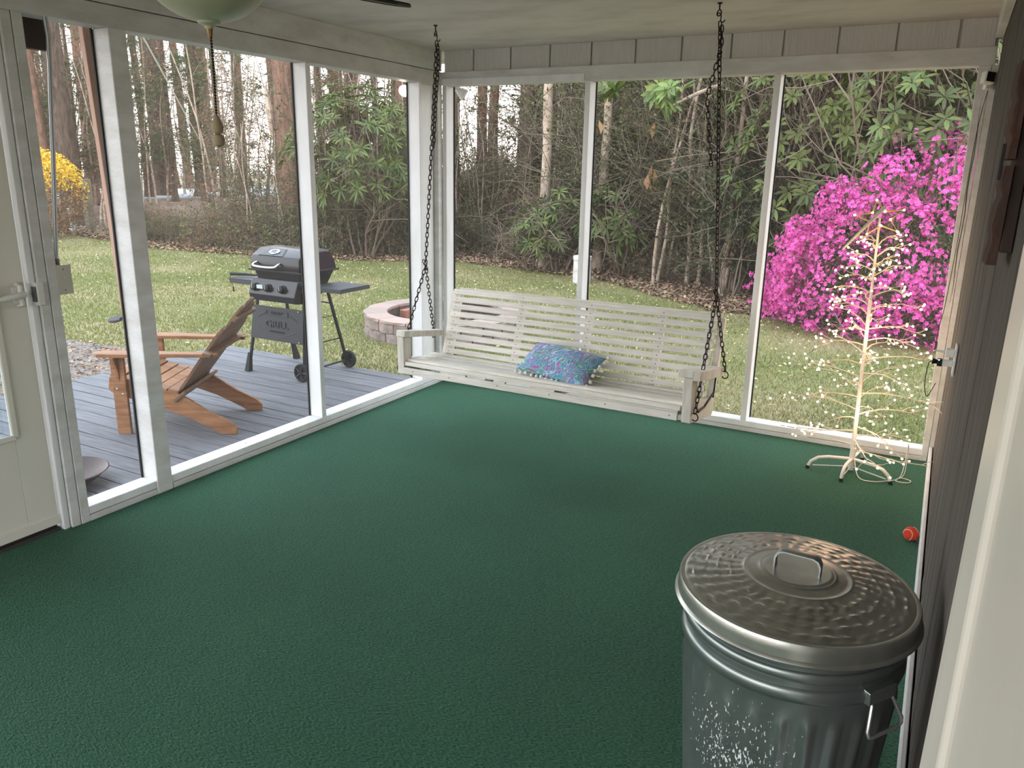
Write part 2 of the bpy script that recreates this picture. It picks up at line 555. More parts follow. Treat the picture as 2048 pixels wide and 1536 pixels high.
def carpet_mat():
    m = bpy.data.materials.new('green outdoor carpet')
    m.use_nodes = True
    t = m.node_tree; N = t.nodes; L = t.links
    b = N['Principled BSDF']
    b.inputs['Roughness'].default_value = 0.9
    b.inputs['Specular IOR Level'].default_value = 0.25
    b.inputs['Sheen Weight'].default_value = 0.25
    b.inputs['Sheen Roughness'].default_value = 0.5
    b.inputs['Sheen Tint'].default_value = (0.5, 0.9, 0.7, 1)
    c = N.new('ShaderNodeTexCoord')
    n1 = N.new('ShaderNodeTexNoise'); n1.inputs['Scale'].default_value = 150; n1.inputs['Detail'].default_value = 3
    n2 = N.new('ShaderNodeTexNoise'); n2.inputs['Scale'].default_value = 1.6; n2.inputs['Detail'].default_value = 4
    n3 = N.new('ShaderNodeTexVoronoi'); n3.inputs['Scale'].default_value = 260
    for n in (n1, n2, n3): L.new(c.outputs['Object'], n.inputs['Vector'])
    r = N.new('ShaderNodeValToRGB')
    r.color_ramp.elements[0].position = 0.3; r.color_ramp.elements[0].color = (0.004, 0.022, 0.010, 1)
    r.color_ramp.elements[1].position = 0.72; r.color_ramp.elements[1].color = (0.034, 0.150, 0.072, 1)
    L.new(n1.outputs[0], r.inputs[0])
    r2 = N.new('ShaderNodeValToRGB')
    r2.color_ramp.elements[0].position = 0.3; r2.color_ramp.elements[0].color = (0.86, 0.86, 0.86, 1)
    r2.color_ramp.elements[1].position = 0.75; r2.color_ramp.elements[1].color = (1.12, 1.12, 1.12, 1)
    L.new(n2.outputs[0], r2.inputs[0])
    # a darker oval patch in front of the swing
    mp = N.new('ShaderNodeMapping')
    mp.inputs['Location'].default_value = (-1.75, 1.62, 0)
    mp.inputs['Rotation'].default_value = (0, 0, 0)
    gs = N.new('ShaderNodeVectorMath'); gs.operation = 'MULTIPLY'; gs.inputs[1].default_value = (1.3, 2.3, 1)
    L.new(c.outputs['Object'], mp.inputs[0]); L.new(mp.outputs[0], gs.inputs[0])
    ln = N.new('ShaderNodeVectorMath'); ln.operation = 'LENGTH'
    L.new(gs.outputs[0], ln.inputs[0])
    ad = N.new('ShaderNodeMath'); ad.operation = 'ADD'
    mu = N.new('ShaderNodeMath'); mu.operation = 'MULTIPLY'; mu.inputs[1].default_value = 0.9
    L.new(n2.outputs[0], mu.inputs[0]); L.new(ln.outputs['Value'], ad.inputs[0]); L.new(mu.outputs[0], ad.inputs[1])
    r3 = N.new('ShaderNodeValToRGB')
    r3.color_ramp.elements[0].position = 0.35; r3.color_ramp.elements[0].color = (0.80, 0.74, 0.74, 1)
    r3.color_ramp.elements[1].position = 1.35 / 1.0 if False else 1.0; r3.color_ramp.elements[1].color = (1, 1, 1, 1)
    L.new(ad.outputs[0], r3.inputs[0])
    m1 = N.new('ShaderNodeMix'); m1.data_type = 'RGBA'; m1.blend_type = 'MULTIPLY'; m1.inputs[0].default_value = 1
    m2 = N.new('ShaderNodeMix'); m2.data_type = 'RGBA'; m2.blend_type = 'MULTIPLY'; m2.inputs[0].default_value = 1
    L.new(r.outputs[0], m1.inputs[6]); L.new(r2.outputs[0], m1.inputs[7])
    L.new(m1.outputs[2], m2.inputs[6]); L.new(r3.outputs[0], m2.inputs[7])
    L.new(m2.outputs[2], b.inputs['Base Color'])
    bp = N.new('ShaderNodeBump'); bp.inputs['Strength'].default_value = 1.0; bp.inputs['Distance'].default_value = 0.013
    mpd = N.new('ShaderNodeMapping'); mpd.inputs['Rotation'].default_value = (0, 0, 0.6); mpd.inputs['Scale'].default_value = (0.55, 1.3, 1)
    L.new(c.outputs['Object'], mpd.inputs[0]); L.new(mpd.outputs[0], n1.inputs['Vector'])
    L.new(n1.outputs[0], bp.inputs['Height']); L.new(bp.outputs[0], b.inputs['Normal'])
    return m
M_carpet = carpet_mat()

def screen_mat():
    m = bpy.data.materials.new('insect screen')
    m.use_nodes = True
    t = m.node_tree; N = t.nodes; L = t.links
    b = N['Principled BSDF']
    b.inputs['Base Color'].default_value = (0.30, 0.29, 0.27, 1)
    b.inputs['Roughness'].default_value = 0.6
    tr = N.new('ShaderNodeBsdfTransparent')
    tl = N.new('ShaderNodeBsdfTranslucent'); tl.inputs[0].default_value = (0.40, 0.37, 0.33, 1)
    m1 = N.new('ShaderNodeMixShader'); m1.inputs[0].default_value = 0.5
    L.new(b.outputs[0], m1.inputs[1]); L.new(tl.outputs[0], m1.inputs[2])
    mx = N.new('ShaderNodeMixShader'); mx.inputs[0].default_value = 0.035
    L.new(tr.outputs[0], mx.inputs[1]); L.new(m1.outputs[0], mx.inputs[2])
    L.new(mx.outputs[0], N['Material Output'].inputs[0])
    return m
M_screen = screen_mat()

def glass_mat():
    m = bpy.data.materials.new('door glass')
    m.use_nodes = True
    t = m.node_tree; N = t.nodes; L = t.links
    tr = N.new('ShaderNodeBsdfTransparent'); tr.inputs[0].default_value = (0.9, 0.94, 0.95, 1)
    gl = N.new('ShaderNodeBsdfGlossy'); gl.inputs['Roughness'].default_value = 0.03
    fr = N.new('ShaderNodeFresnel'); fr.inputs[0].default_value = 1.5
    mx = N.new('ShaderNodeMixShader')
    L.new(fr.outputs[0], mx.inputs[0]); L.new(tr.outputs[0], mx.inputs[1]); L.new(gl.outputs[0], mx.inputs[2])
    L.new(mx.outputs[0], N['Material Output'].inputs[0])
    return m
M_glass = glass_mat()

def pillow_mat():
    m = bpy.data.materials.new('swirled pillow fabric')
    m.use_nodes = True
    t = m.node_tree; N = t.nodes; L = t.links
    b = N['Principled BSDF']
    b.inputs['Roughness'].default_value = 0.85
    c = N.new('ShaderNodeTexCoord')
    n = N.new('ShaderNodeTexNoise'); n.inputs['Scale'].default_value = 6; n.inputs['Detail'].default_value = 4; n.inputs['Distortion'].default_value = 2.6
    L.new(c.outputs['Object'], n.inputs['Vector'])
    r = N.new('ShaderNodeValToRGB')
    e = r.color_ramp.elements
    e[0].position = 0.25; e[0].color = (0.02, 0.14, 0.28, 1)
    e[1].position = 0.80; e[1].color = (0.05, 0.30, 0.42, 1)
    for p, cc in [(0.34, (0.05, 0.36, 0.52)), (0.39, (0.55, 0.70, 0.80)), (0.42, (0.06, 0.30, 0.42)), (0.445, (0.55, 0.06, 0.25)), (0.46, (0.40, 0.42, 0.75)), (0.49, (0.04, 0.24, 0.42)),
                  (0.515, (0.50, 0.66, 0.80)), (0.53, (0.05, 0.28, 0.45)), (0.565, (0.10, 0.42, 0.46)), (0.59, (0.60, 0.72, 0.40)), (0.61, (0.04, 0.26, 0.30)), (0.65, (0.50, 0.08, 0.30)), (0.67, (0.35, 0.38, 0.70))]:
        x = e.new(p); x.color = (*cc, 1)
    L.new(n.outputs[0], r.inputs[0]); L.new(r.outputs[0], b.inputs['Base Color'])
    return m
M_pillow = pillow_mat()

def can_mat():
    """galvanised body with a patch of white paint specks and scratches"""
    m = mat('galvanised can body', (0.36, 0.40, 0.39), 0.33, metal=0.85, col2=(0.25, 0.29, 0.28), scale=3, bump=0.05, bscale=9)
    t = m.node_tree; N = t.nodes; L = t.links
    b = N['Principled BSDF']
    src = b.inputs['Base Color'].links[0].from_socket
    c = N.new('ShaderNodeTexCoord')
    mp = N.new('ShaderNodeMapping'); mp.inputs['Location'].default_value = (0.070, 0.235, -0.36)
    L.new(c.outputs['Object'], mp.inputs[0])
    ln = N.new('ShaderNodeVectorMath'); ln.operation = 'LENGTH'
    L.new(mp.outputs[0], ln.inputs[0])
    st = N.new('ShaderNodeMapping'); st.inputs['Scale'].default_value = (1, 1, 0.45)
    L.new(c.outputs['Object'], st.inputs[0])
    n = N.new('ShaderNodeTexNoise'); n.inputs['Scale'].default_value = 190; n.inputs['Detail'].default_value = 3
    L.new(st.outputs[0], n.inputs['Vector'])
    m1 = N.new('ShaderNodeMath'); m1.operation = 'MULTIPLY_ADD'; m1.inputs[1].default_value = -1.0; m1.inputs[2].default_value = 0.60 + 0.0
    m2 = N.new('ShaderNodeMath'); m2.operation = 'MULTIPLY'; m2.inputs[1].default_value = 0.95
    L.new(ln.outputs['Value'], m2.inputs[0])
    # cutoff rises with distance from the patch centre
    ad = N.new('ShaderNodeMath'); ad.operation = 'SUBTRACT'
    L.new(n.outputs[0], ad.inputs[0]); L.new(m2.outputs[0], ad.inputs[1])
    gt = N.new('ShaderNodeMath'); gt.operation = 'GREATER_THAN'; gt.inputs[1].default_value = 0.55
    L.new(ad.outputs[0], gt.inputs[0])
    mx = N.new('ShaderNodeMix'); mx.data_type = 'RGBA'
    L.new(gt.outputs[0], mx.inputs[0]); L.new(src, mx.inputs[6]); mx.inputs[7].default_value = (0.75, 0.78, 0.76, 1)
    L.new(mx.outputs[2], b.inputs['Base Color'])
    mt = N.new('ShaderNodeMath'); mt.operation = 'MULTIPLY_ADD'; mt.inputs[1].default_value = -0.85; mt.inputs[2].default_value = 0.85
    L.new(gt.outputs[0], mt.inputs[0]); L.new(mt.outputs[0], b.inputs['Metallic'])
    return m
M_can = can_mat()

# ------------------------------------------------------------------ the ground
GZ = -0.30
def slab(name, m, poly, z0, z1, label=None, parent=None):
    b = MB().prism(poly, z0, z1, lambda a, c, t: (a, c, t))
    o = b.build(name, m, parent)
    return tag(o, label, None, None, 'structure' if parent is None else None)
def smooth_(t):
    t = min(1.0, max(0.0, t))
    return t * t * (3 - 2 * t)
def gz(x, y):
    """the ground rises half a metre beyond the lawn"""
    return GZ + 0.5 * smooth_((math.hypot(x - CAM.x, y - CAM.y) - 25.0) / 7.0)
gb = MB()
gxs = list(range(-150, 62, 3))
gys = list(range(-42, 132, 3))
gv = [(x, y, gz(x, y) - 0.03 + (0.03 * math.sin(x * 1.3) * math.cos(y * 1.1) if y > 12 else 0)) for y in gys for x in gxs]
gf = [(j * len(gxs) + i, j * len(gxs) + i + 1, (j + 1) * len(gxs) + i + 1, (j + 1) * len(gxs) + i) for j in range(len(gys) - 1) for i in range(len(gxs) - 1)]
tag(gb.add(gv, gf).build('forest_floor', M_forest, None, smooth=True), kind='structure')
LAWN = [(-30, -9), (-30, 6.5), (-24, 7.4), (-17.2, 8.0), (-13.3, 7.6), (-11.1, 7.9), (-8.8, 8.5), (-7.4, 9.7), (-6.2, 9.7), (-4.6, 9.1), (-3.2, 8.5), (-2.3, 8.7), (-0.6, 7.3), (0.6, 6.4), (1.9, 5.6), (3.5, 5.2), (6, 5.1), (12, 5.5), (12, -9)]
slab('lawn', M_lawn, LAWN, GZ - 0.2, GZ)
rd = [at(u, v, 0.2) for (u, v) in ((-260, 408), (140, 402), (230, 399), (470, 393), (640, 388), (760, 384), (760, 371), (640, 372), (470, 374), (230, 377), (140, 378), (-260, 382))]
slab('road', M_road, [(p.x, p.y) for p in rd], 0.1, 0.222)
bk = [at(u, v, 0.2) for (u, v) in ((-260, 382), (140, 378), (230, 377), (470, 374), (640, 372), (760, 371), (760, 346), (640, 347), (470, 350), (230, 353), (-260, 359))]
slab('roadside_bank', M_bank, [(p.x, p.y) for p in bk], 0.1, 0.218)
pd = [at(u, v, 0.2) for (u, v) in ((-300, 359), (230, 354), (470, 351), (640, 348), (700, 347))]
slab('pond', M_pond, [(p.x, p.y) for p in pd] + [(-150, 400), (-500, 400)], 0.0, 0.23)
GB = [(-2.95, -6), (-2.95, -0.35), (-3.4, -0.15), (-4.1, 0.12), (-5.0, 0.02), (-6.2, -0.4), (-6.2, -6)]
slab('gravel_bed', M_gravel, GB, GZ - 0.1, GZ + 0.03)

# ------------------------------------------------------------------ porch shell
W = 3.438
H = 2.437
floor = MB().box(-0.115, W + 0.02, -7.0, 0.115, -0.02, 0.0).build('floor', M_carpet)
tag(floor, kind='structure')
tag(bx('trim_1', M_slab, -0.115, W + 0.16, -7.0, 0.115, -0.6, -0.021), kind='structure')
ceil = empty('ceiling', kind='structure')
y = -7.0
k = 0
for (ya, yb) in [(-7.0, -5.242), (-5.24, -2.802), (-2.8, 0.45)]:
    bx('ceiling_panel', M_ceil, -0.45, W + 0.12, ya, yb, H, H + 0.03, ceil)
roof = empty('roof', kind='structure')
bx('roof_deck', M_darkboard, -0.5, W + 0.3, -7.2, 0.5, H + 0.09, H + 0.14, roof)
bx('fascia', M_white, -0.50, -0.47, -7.2, 0.5, H - 0.02, H + 0.09, roof)
bx('fascia', M_white, -0.47, W + 0.3, 0.47, 0.5, H - 0.02, H + 0.09, roof)

# left wall (x = 0): posts, sills, header and screens
wl = empty('wall_left', kind='structure')
D = 0.105
bx('sill_board', M_white, -D, 0.0, -3.0, -2.63, 0.032, 0.072, wl, 0.004)
bx('sill_board', M_white, -D, 0.0, -2.54, -0.10, 0.032, 0.072, wl, 0.004)
bx('sole_plate', M_white2, -D, 0.004, -3.0, -2.63, 0.0, 0.029, wl, 0.003)
bx('sole_plate', M_white2, -D, 0.004, -2.54, 0.0, 0.0, 0.029, wl, 0.003)
bx('post', M_white2, -D, 0.0, -3.087, -3.045, 0.0, 2.2, wl, 0.004)
bx('post', M_white2, -D, 0.002, -3.042, -3.0, 0.0, 2.2, wl, 0.003)
bx('post', M_white2, -D - 0.01, 0.008, -2.632, -2.545, 0.0, 2.2, wl, 0.005)
bx('post', M_white, -D, 0.0, -1.402, -1.362, 0.072, 2.2, wl, 0.004)
bx('post', M_white, -D, 0.0, -0.285, -0.245, 0.072, 2.2, wl, 0.004)
bx('corner_post', M_white, -D, -0.04, -0.243, -0.06, 0.072, 2.2, wl, 0.004)
bx('post', M_white2, -D, 0.0, -0.055, -0.0, 0.0, 2.2, wl, 0.004)
bx('lower_header', M_white2, -D, 0.0, -7.0, 0.0, 2.2, 2.292, wl, 0.003)
bx('upper_header', M_white2, -D + 0.01, -0.004, -7.0, 0.0, 2.297, H, wl, 0.002)
for (ya, yb) in [(-2.998, -2.635), (-2.543, -1.404), (-1.36, -0.287)]:
    bx('insect_screen', M_screen, -D + 0.004, -D + 0.0045, ya, yb, 0.073, 2.2, wl)
    for yy in (ya, yb):
        s = 1 if yy == ya else -1
        bx('screen_spline', M_spline, -D - 0.002, -D + 0.008, min(yy, yy + s * 0.007), max(yy, yy + s * 0.007), 0.073, 2.2, wl)
# beyond the door: another post and screen bay, as the porch goes on
bx('post', M_white2, -D, 0.0, -4.16, -4.07, 0.0, 2.2, wl, 0.004)
bx('sill_board', M_white, -D, 0.0, -7.0, -4.16, 0.0, 0.072, wl, 0.004)
bx('post', M_white2, -D, 0.0, -7.0, -6.91, 0.072, 2.2, wl, 0.004)
bx('post', M_white2, -D, 0.0, -5.6, -5.52, 0.072, 2.2, wl, 0.004)
bx('insect_screen', M_screen, -D + 0.004, -D + 0.0045, -6.91, -5.6, 0.073, 2.2, wl)
bx('insect_screen', M_screen, -D + 0.004, -D + 0.0045, -5.52, -4.16, 0.073, 2.2, wl)
bx('screw_head', M_screw, -0.05, -0.044, -2.0, -1.994, 0.072, 0.073, wl)
# outside board beside the second post
MB().hexa([(-0.155, -2.565, -0.3), (-0.125, -2.565, -0.3), (-0.125, -2.53, -0.3), (-0.155, -2.53, -0.3), (-0.155, -2.668, 2.35), (-0.125, -2.668, 2.35), (-0.125, -2.627, 2.35), (-0.155, -2.627, 2.35)]).build('outer_board', M_pinkboard, wl, bevel=0.003)

# back wall (y = 0)
wb = empty('wall_back', kind='structure')
bx('sill_board', M_white, 0.0, W - 0.03, 0.0, D, 0.03, 0.07, wb, 0.004)
bx('sole_plate', M_white2, 0.0, W - 0.03, -0.004, D, 0.0, 0.028, wb, 0.003)
bx('post', M_white, 0.0, 0.035, 0.0, D, 0.07, 2.2, wb, 0.004)
bx('post', M_white, 1.122, 1.16, 0.0, D, 0.07, 2.2, wb, 0.004)
bx('post', M_white, 2.328, 2.366, 0.0, D, 0.07, 2.2, wb, 0.004)
bx('header', M_white2, 0.0, W, -0.004, D, 2.2, 2.292, wb, 0.003)
bx('header_strip', M_white, 0.0, 1.12, -0.010, 0.0, 2.2, 2.245, wb, 0.002)
bx('backing_board', M_panel, 0.0, W, 0.05, D, 2.292, H, wb)
xs = [0.0, 0.25, 0.549, 0.85, 1.15, 1.454, 1.754, 2.059, 2.36, 2.66, 2.96, 3.262, W]
for a, b in zip(xs[:-1], xs[1:]):
    bx('grooved_panel', M_panel, a + 0.001, b - (0.010 if b < 3.2 else 0.014), 0.030, 0.05, 2.292, H, wb, 0.0015)
# end post, cracked, in two boards against the siding
q = MB().hexa([(3.401, 0.0, 0.0), (3.432, 0.0, 0.0), (3.432, D, 0.0), (3.401, D, 0.0), (3.366, 0.0, 2.2), (3.424, 0.0, 2.2), (3.424, D, 2.2), (3.366, D, 2.2)])
q.build('end_post', M_white2, wb, bevel=0.003)
q = MB().hexa([(3.435, -0.012, 0.0), (3.472, -0.012, 0.0), (3.472, D, 0.0), (3.435, D, 0.0), (3.427, -0.012, 2.2), (3.472, -0.012, 2.2), (3.472, D, 2.2), (3.427, D, 2.2)])
q.build('end_trim', M_white2, wb, bevel=0.002)
cpts = []
for i in range(12):
    z = 0.95 + i * 0.1
    cpts.append((3.405 + 0.004 * math.sin(i * 1.7) + (2.2 - z) * 0.008, -0.0006, z))
MB().tube(cpts, [0.0005, 0.0015, 0.0022, 0.0028, 0.002, 0.0025, 0.003, 0.0022, 0.002, 0.0018, 0.001, 0.0005], 4).build('wood_crack', M_crack, wb)
for (xa, xb) in [(0.036, 1.121), (1.161, 2.327), (2.367, 3.398)]:
    bx('insect_screen', M_screen, xa, xb, D - 0.0045, D - 0.004, 0.07, 2.2, wb)
    bx('screen_spline', M_spline, xa, xa + 0.007, D - 0.008, D + 0.002, 0.07, 2.2, wb)

# right wall: vertical siding boards
wr = empty('wall_right', kind='structure')
y = -7.0
random.seed(3)
while y < 0.11:
    w_ = 0.2
    y2 = min(y + w_, 0.115)
    bx('siding_board', M_siding, 3.456 + random.uniform(0, 0.003), 3.49, y + 0.004, y2 - 0.004, 0.0, H, wr, 0.002)
    y += w_
bx('sheathing', M_crack, 3.49, 3.6, -7.0, 0.115, -0.02, H, wr)
bx('ledger_board', M_white2, 3.42, 3.456, -7.0, -0.013, 2.33, H, wr, 0.003)
bb = tag(bx('baseboard_right', M_white, 3.436, 3.452, -3.93, -0.014, 0.0, 0.10, None, 0.003), kind='structure')
tr = empty('trim_2', kind='structure')
MB().hexa([(3.408, -4.17, 0.0), (3.408, -3.95, 0.0), (3.455, -3.95, 0.0), (3.455, -4.17, 0.0), (3.424, -4.17, 2.2), (3.424, -3.97, 2.2), (3.455, -3.97, 2.2), (3.455, -4.17, 2.2)]).build('casing_board', M_casing, tr, bevel=0.004)
bx('casing_edge', M_casing, 3.404, 3.455, -4.30, -4.172, 0.0, 2.2, tr, 0.006)
bx('jamb_board', M_casing, 3.412, 3.455, -5.3, -4.304, 0.0, 2.2, tr, 0.004)
bx('head_casing', M_casing, 3.418, 3.455, -5.3, -3.97, 2.205, 2.325, tr, 0.004)

# door in the left wall
dr = empty('door_1', kind='structure')
bx('jamb', M_white, -0.10, -0.012, -3.118, -3.09, 0.0, 2.17, dr, 0.003)
bx('jamb', M_white, -0.10, -0.012, -4.067, -4.04, 0.0, 2.17, dr, 0.003)
bx('head_jamb', M_white, -0.10, -0.012, -4.04, -3.118, 2.14, 2.17, dr, 0.003)
DX0, DX1 = -0.062, -0.03
DY0, DY1 = -4.035, -3.128
WY0, WY1, WZ0, WZ1 = -3.90, -3.262, 0.49, 1.86
bx('stile', M_casing, DX0, DX1, WY1, DY1, 0.034, 2.13, dr, 0.003)
bx('stile', M_casing, DX0, DX1, DY0, WY0, 0.034, 2.13, dr, 0.003)
bx('kick_panel', M_casing, DX0, DX1, WY0, WY1, 0.034, WZ0, dr, 0.002)
bx('top_rail', M_casing, DX0, DX1, WY0, WY1, WZ1, 2.13, dr, 0.002)
bx('bottom_sweep', M_casing, DX1, DX1 + 0.006, DY0, DY1, 0.034, 0.080, dr, 0.002)
bx('door_gap_shade', M_crack, -0.10, -0.028, DY0, DY1, 0.0, 0.016, dr)  # black strip painting the shade in the gap under the door
bx('door_gap_shade_back', M_crack, DX0, DX0 + 0.012, DY0, DY1, 0.014, 0.036, dr)  # dark board added behind the door gap, its colour standing for shade
for (a, b, c, d) in [(WY0, WY1, WZ0 - 0.012, WZ0 + 0.012), (WY0, WY1, WZ1 - 0.012, WZ1 + 0.012), (WY0 - 0.012, WY0 + 0.012, WZ0, WZ1), (WY1 - 0.012, WY1 + 0.012, WZ0, WZ1)]:
    bx('glazing_bead', M_casing, DX1 - 0.002, DX1 + 0.014, a, b, c, d, dr, 0.004)
bx('glass_pane', M_glass, -0.050, -0.047, WY0, WY1, WZ0, WZ1, dr)
hb = MB().box(-0.03, -0.022, -3.185, -3.155, 1.055, 1.125).build('handle_plate', M_plast, dr, bevel=0.003)
h2 = MB()
h2.tube([(-0.022, -3.17, 1.09), (0.012, -3.17, 1.09)], 0.011, 10)
h2.tube([(0.010, -3.155, 1.094), (0.020, -3.19, 1.092), (0.020, -3.235, 1.088), (0.012, -3.262, 1.084)], [0.014, 0.013, 0.012, 0.008], 10)
h2.tube([(-0.022, -3.165, 1.045), (0.002, -3.165, 1.05), (0.002, -3.165, 1.13), (-0.022, -3.165, 1.135)], 0.010, 8)
h2.build('door_handle', M_plast, dr, smooth=True)
bx('strike_box', M_plast, -0.02, 0.022, -3.105, -3.078, 1.04, 1.135, dr, 0.003)
bx('strike_plate', M_grey, -0.02, 0.012, -3.112, -3.105, 1.055, 1.12, dr, 0.002)

# deck outside
dk = empty('deck', kind='structure')
y = 0.35
protoe = None
while y > -6.0:
    w_ = 0.139
    if protoe is None:
        protoe = MB().box(-1.375, 1.375, -w_ / 2, w_ / 2, -0.019, 0.019).build('deck_board', M_deck, dk, bevel=0.004)
        o = protoe
    else:
        o = protoe.copy()
        COL.objects.link(o)
    o.location = (-1.495, y - w_ / 2, -0.149 + random.uniform(-0.002, 0.0015))
    o.rotation_euler = (0, random.uniform(-0.0006, 0.0006), random.uniform(-0.001, 0.001))
    y -= w_ + 0.009
bx('rim_joist', M_deckside, -2.86, -0.125, 0.29, 0.33, -0.32, -0.17, dk)
bx('rim_joist', M_deckside, -2.86, -2.82, -6.0, 0.288, -0.32, -0.17, dk)

# ------------------------------------------------------------------ porch swing
SW = empty('porch_swing', (0.379, -1.102, 0.358), (-0.144, -0.009, -0.037),
           'long white washed slatted wooden porch swing hung on dark chains', 'swing')
L_ = 1.872
yS, zS = 0.358, 0.124
yB, zB = 0.433, 0.562
bx('front_rail', M_swing, 0.0, L_ - 0.01, 0.0, 0.018, 0.0, 0.042, SW, 0.003)
bx('seat_edge_board', M_swing, 0.0, L_, 0.004, 0.030, 0.053, 0.078, SW, 0.003)
for xa_, xb_ in ((0.0, 0.05), (0.33, 0.52), (0.72, 0.80), (0.97, 1.13), (1.31, L_ - 0.01)):
    bx('spacer_strip', M_swing, xa_, xb_, 0.003, 0.020, 0.0425, 0.0525, SW, 0.001)
bx('front_beam', M_swing, 0.03, L_ - 0.03, 0.045, 0.083, 0.0, 0.025, SW, 0.002)
# seat slats run the length of the swing
for i in range(5):
    y0 = 0.028 + i * 0.066
    z0 = 0.079 + (zS - 0.100) * (i / 4.0) - 0.010 * math.sin(PI * i / 4)
    sl = bx('seat_slat', M_swing, 0.03, L_ + 0.01, y0, y0 + 0.059, z0, z0 + 0.018, SW, 0.003)
    sl.rotation_euler = (0.03, 0, random.uniform(-0.001, 0.001))
# back slats
bd = Vector((0, yB - yS, zB - zS))
bl = bd.length
bd.normalize()
ang = math.atan2(bd.z, bd.y)
for i in range(9):
    t = (i + 0.42) / 8.9 * bl
    x1 = 1.90 - 0.012 * (8 - i) / 8.0
    c = Vector(((0.10 + x1) / 2, yS + bd.y * t, zS + bd.z * t))
    s = MB().box(-(x1 - 0.10) / 2, (x1 - 0.10) / 2, -0.0175, 0.0175, -0.007, 0.007).build('back_slat', M_swing, SW, bevel=0.002)
    s.location = c
    s.rotation_euler = (ang, random.uniform(-0.001, 0.001), random.uniform(-0.0012, 0.0012))
    for xx in (0.14, 0.66, 1.14, 1.62, 1.87):
        if i % 2 == 0 or xx in (0.14, 1.87):
            pass
bx('top_slat', M_swing, 0.12, 1.91, yB + 0.026, yB + 0.042, zB - 0.026, zB + 0.006, SW, 0.002)
scr = MB()
nb = Vector((0, -bd.z, bd.y))
for i in range(9):
    t = (i + 0.42) / 8.9 * bl
    for xx in (0.135, 0.64, 1.12, 1.58, 1.86):
        p = Vector((xx, yS + bd.y * t, zS + bd.z * t)) + nb * 0.0072
        scr.lathe([(0.0, 0.0012), (0.003, 0.001), (0.0035, 0)], 6, Matrix.Translation(p) @ nb.to_track_quat('Z', 'Y').to_matrix().to_4x4())
for xx in (0.12, 0.4, 0.75, 1.1, 1.45, 1.82):
    scr.box(xx - 0.003, xx + 0.003, -0.001, 0.001, 0.02, 0.026)
so = scr.build('screws', M_screw, SW)
so['kind'] = 'stuff'
for xx in (0.13, 0.63, 1.11, 1.57, 1.85):
    q0 = Vector((xx, yS, zS)) - bd * 0.06
    q1 = Vector((xx, yS, zS)) + bd * (bl - 0.01)
    b = MB()
    for (a, c, dd) in ((-0.02, 0.02, 0),):
        v = []
        n0 = Vector((0, bd.z, -bd.y))
        for P in (q0, q1):
            for (sx2, sn) in ((-0.02, 0.0075), (0.02, 0.0075), (0.02, 0.042), (-0.02, 0.042)):
                v.append(P + Vector((sx2, 0, 0)) + n0 * sn)
        b.hexa([v[0], v[1], v[2], v[3], v[4], v[5], v[6], v[7]])
    b.build('back_support', M_swing2, SW, bevel=0.002)
    bx('seat_support', M_swing, xx - 0.02, xx + 0.02, 0.084, yS + 0.02, 0.02, 0.070, SW, 0.002)
# end frames: front post, lower side board, armrest
for side in (0, 1):
    xa = 0.0 if side == 0 else L_ + 0.012
    xb = xa + 0.05
    yo = -0.004
    b = MB().hexa([(xa, yo + 0.01, -0.004), (xb, yo + 0.01, -0.004), (xb, 0.085, -0.004), (xa, 0.085, -0.004),
                   (xa, yo - 0.028, 0.235), (xb, yo - 0.028, 0.235), (xb, 0.055, 0.235), (xa, 0.055, 0.235)])
    b.build('front_post', M_swing2, SW, bevel=0.003)
    if side == 0:
        ax0, ax1 = -0.005, 0.062
        sx0, sx1 = 0.052, 0.09
    else:
        ax0, ax1 = L_ - 0.02, L_ + 0.062
        sx0, sx1 = L_ + 0.062, L_ + 0.10
    bx('arm_rest', M_swing2, ax0, ax1, -0.034, 0.40, 0.236, 0.276, SW, 0.004)
    if side == 1:
        bx('arm_side_board', M_swing2, sx0, sx1, -0.034, 0.41, 0.225, 0.276, SW, 0.003)
        bx('side_board', M_swing2, L_ + 0.02, L_ + 0.06, 0.088, 0.40, -0.004, 0.10, SW, 0.003)
    else:
        bx('side_board', M_swing2, 0.005, 0.045, 0.088, 0.40, -0.004, 0.10, SW, 0.003)
    xs_ = 0.07 if side == 0 else L_ + 0.025
    v = []
    for P, o1, o2 in ((Vector((xs_, 0.36, 0.0)), 0.0, 0.05), (Vector((xs_, yB + 0.012, zB - 0.02)), 0.0, 0.04)):
        for (sx2, sn) in ((0, o1), (0.035, o1), (0.035, o2), (0, o2)):
            v.append(P + Vector((sx2, sn, 0)))
    MB().hexa(v).build('rear_upright', M_swing2, SW, bevel=0.003)
# rusty angle bracket on the right side
b = MB()
b.tube([(L_ + 0.064, 0.37, 0.125), (L_ + 0.066, 0.22, 0.062), (L_ + 0.075, 0.08, 0.052)], 0.006, 6)
b.tube([(L_ + 0.066, 0.37, 0.10), (L_ + 0.066, 0.375, 0.22)], 0.005, 6)
b.build('iron_bracket', M_chain, SW)

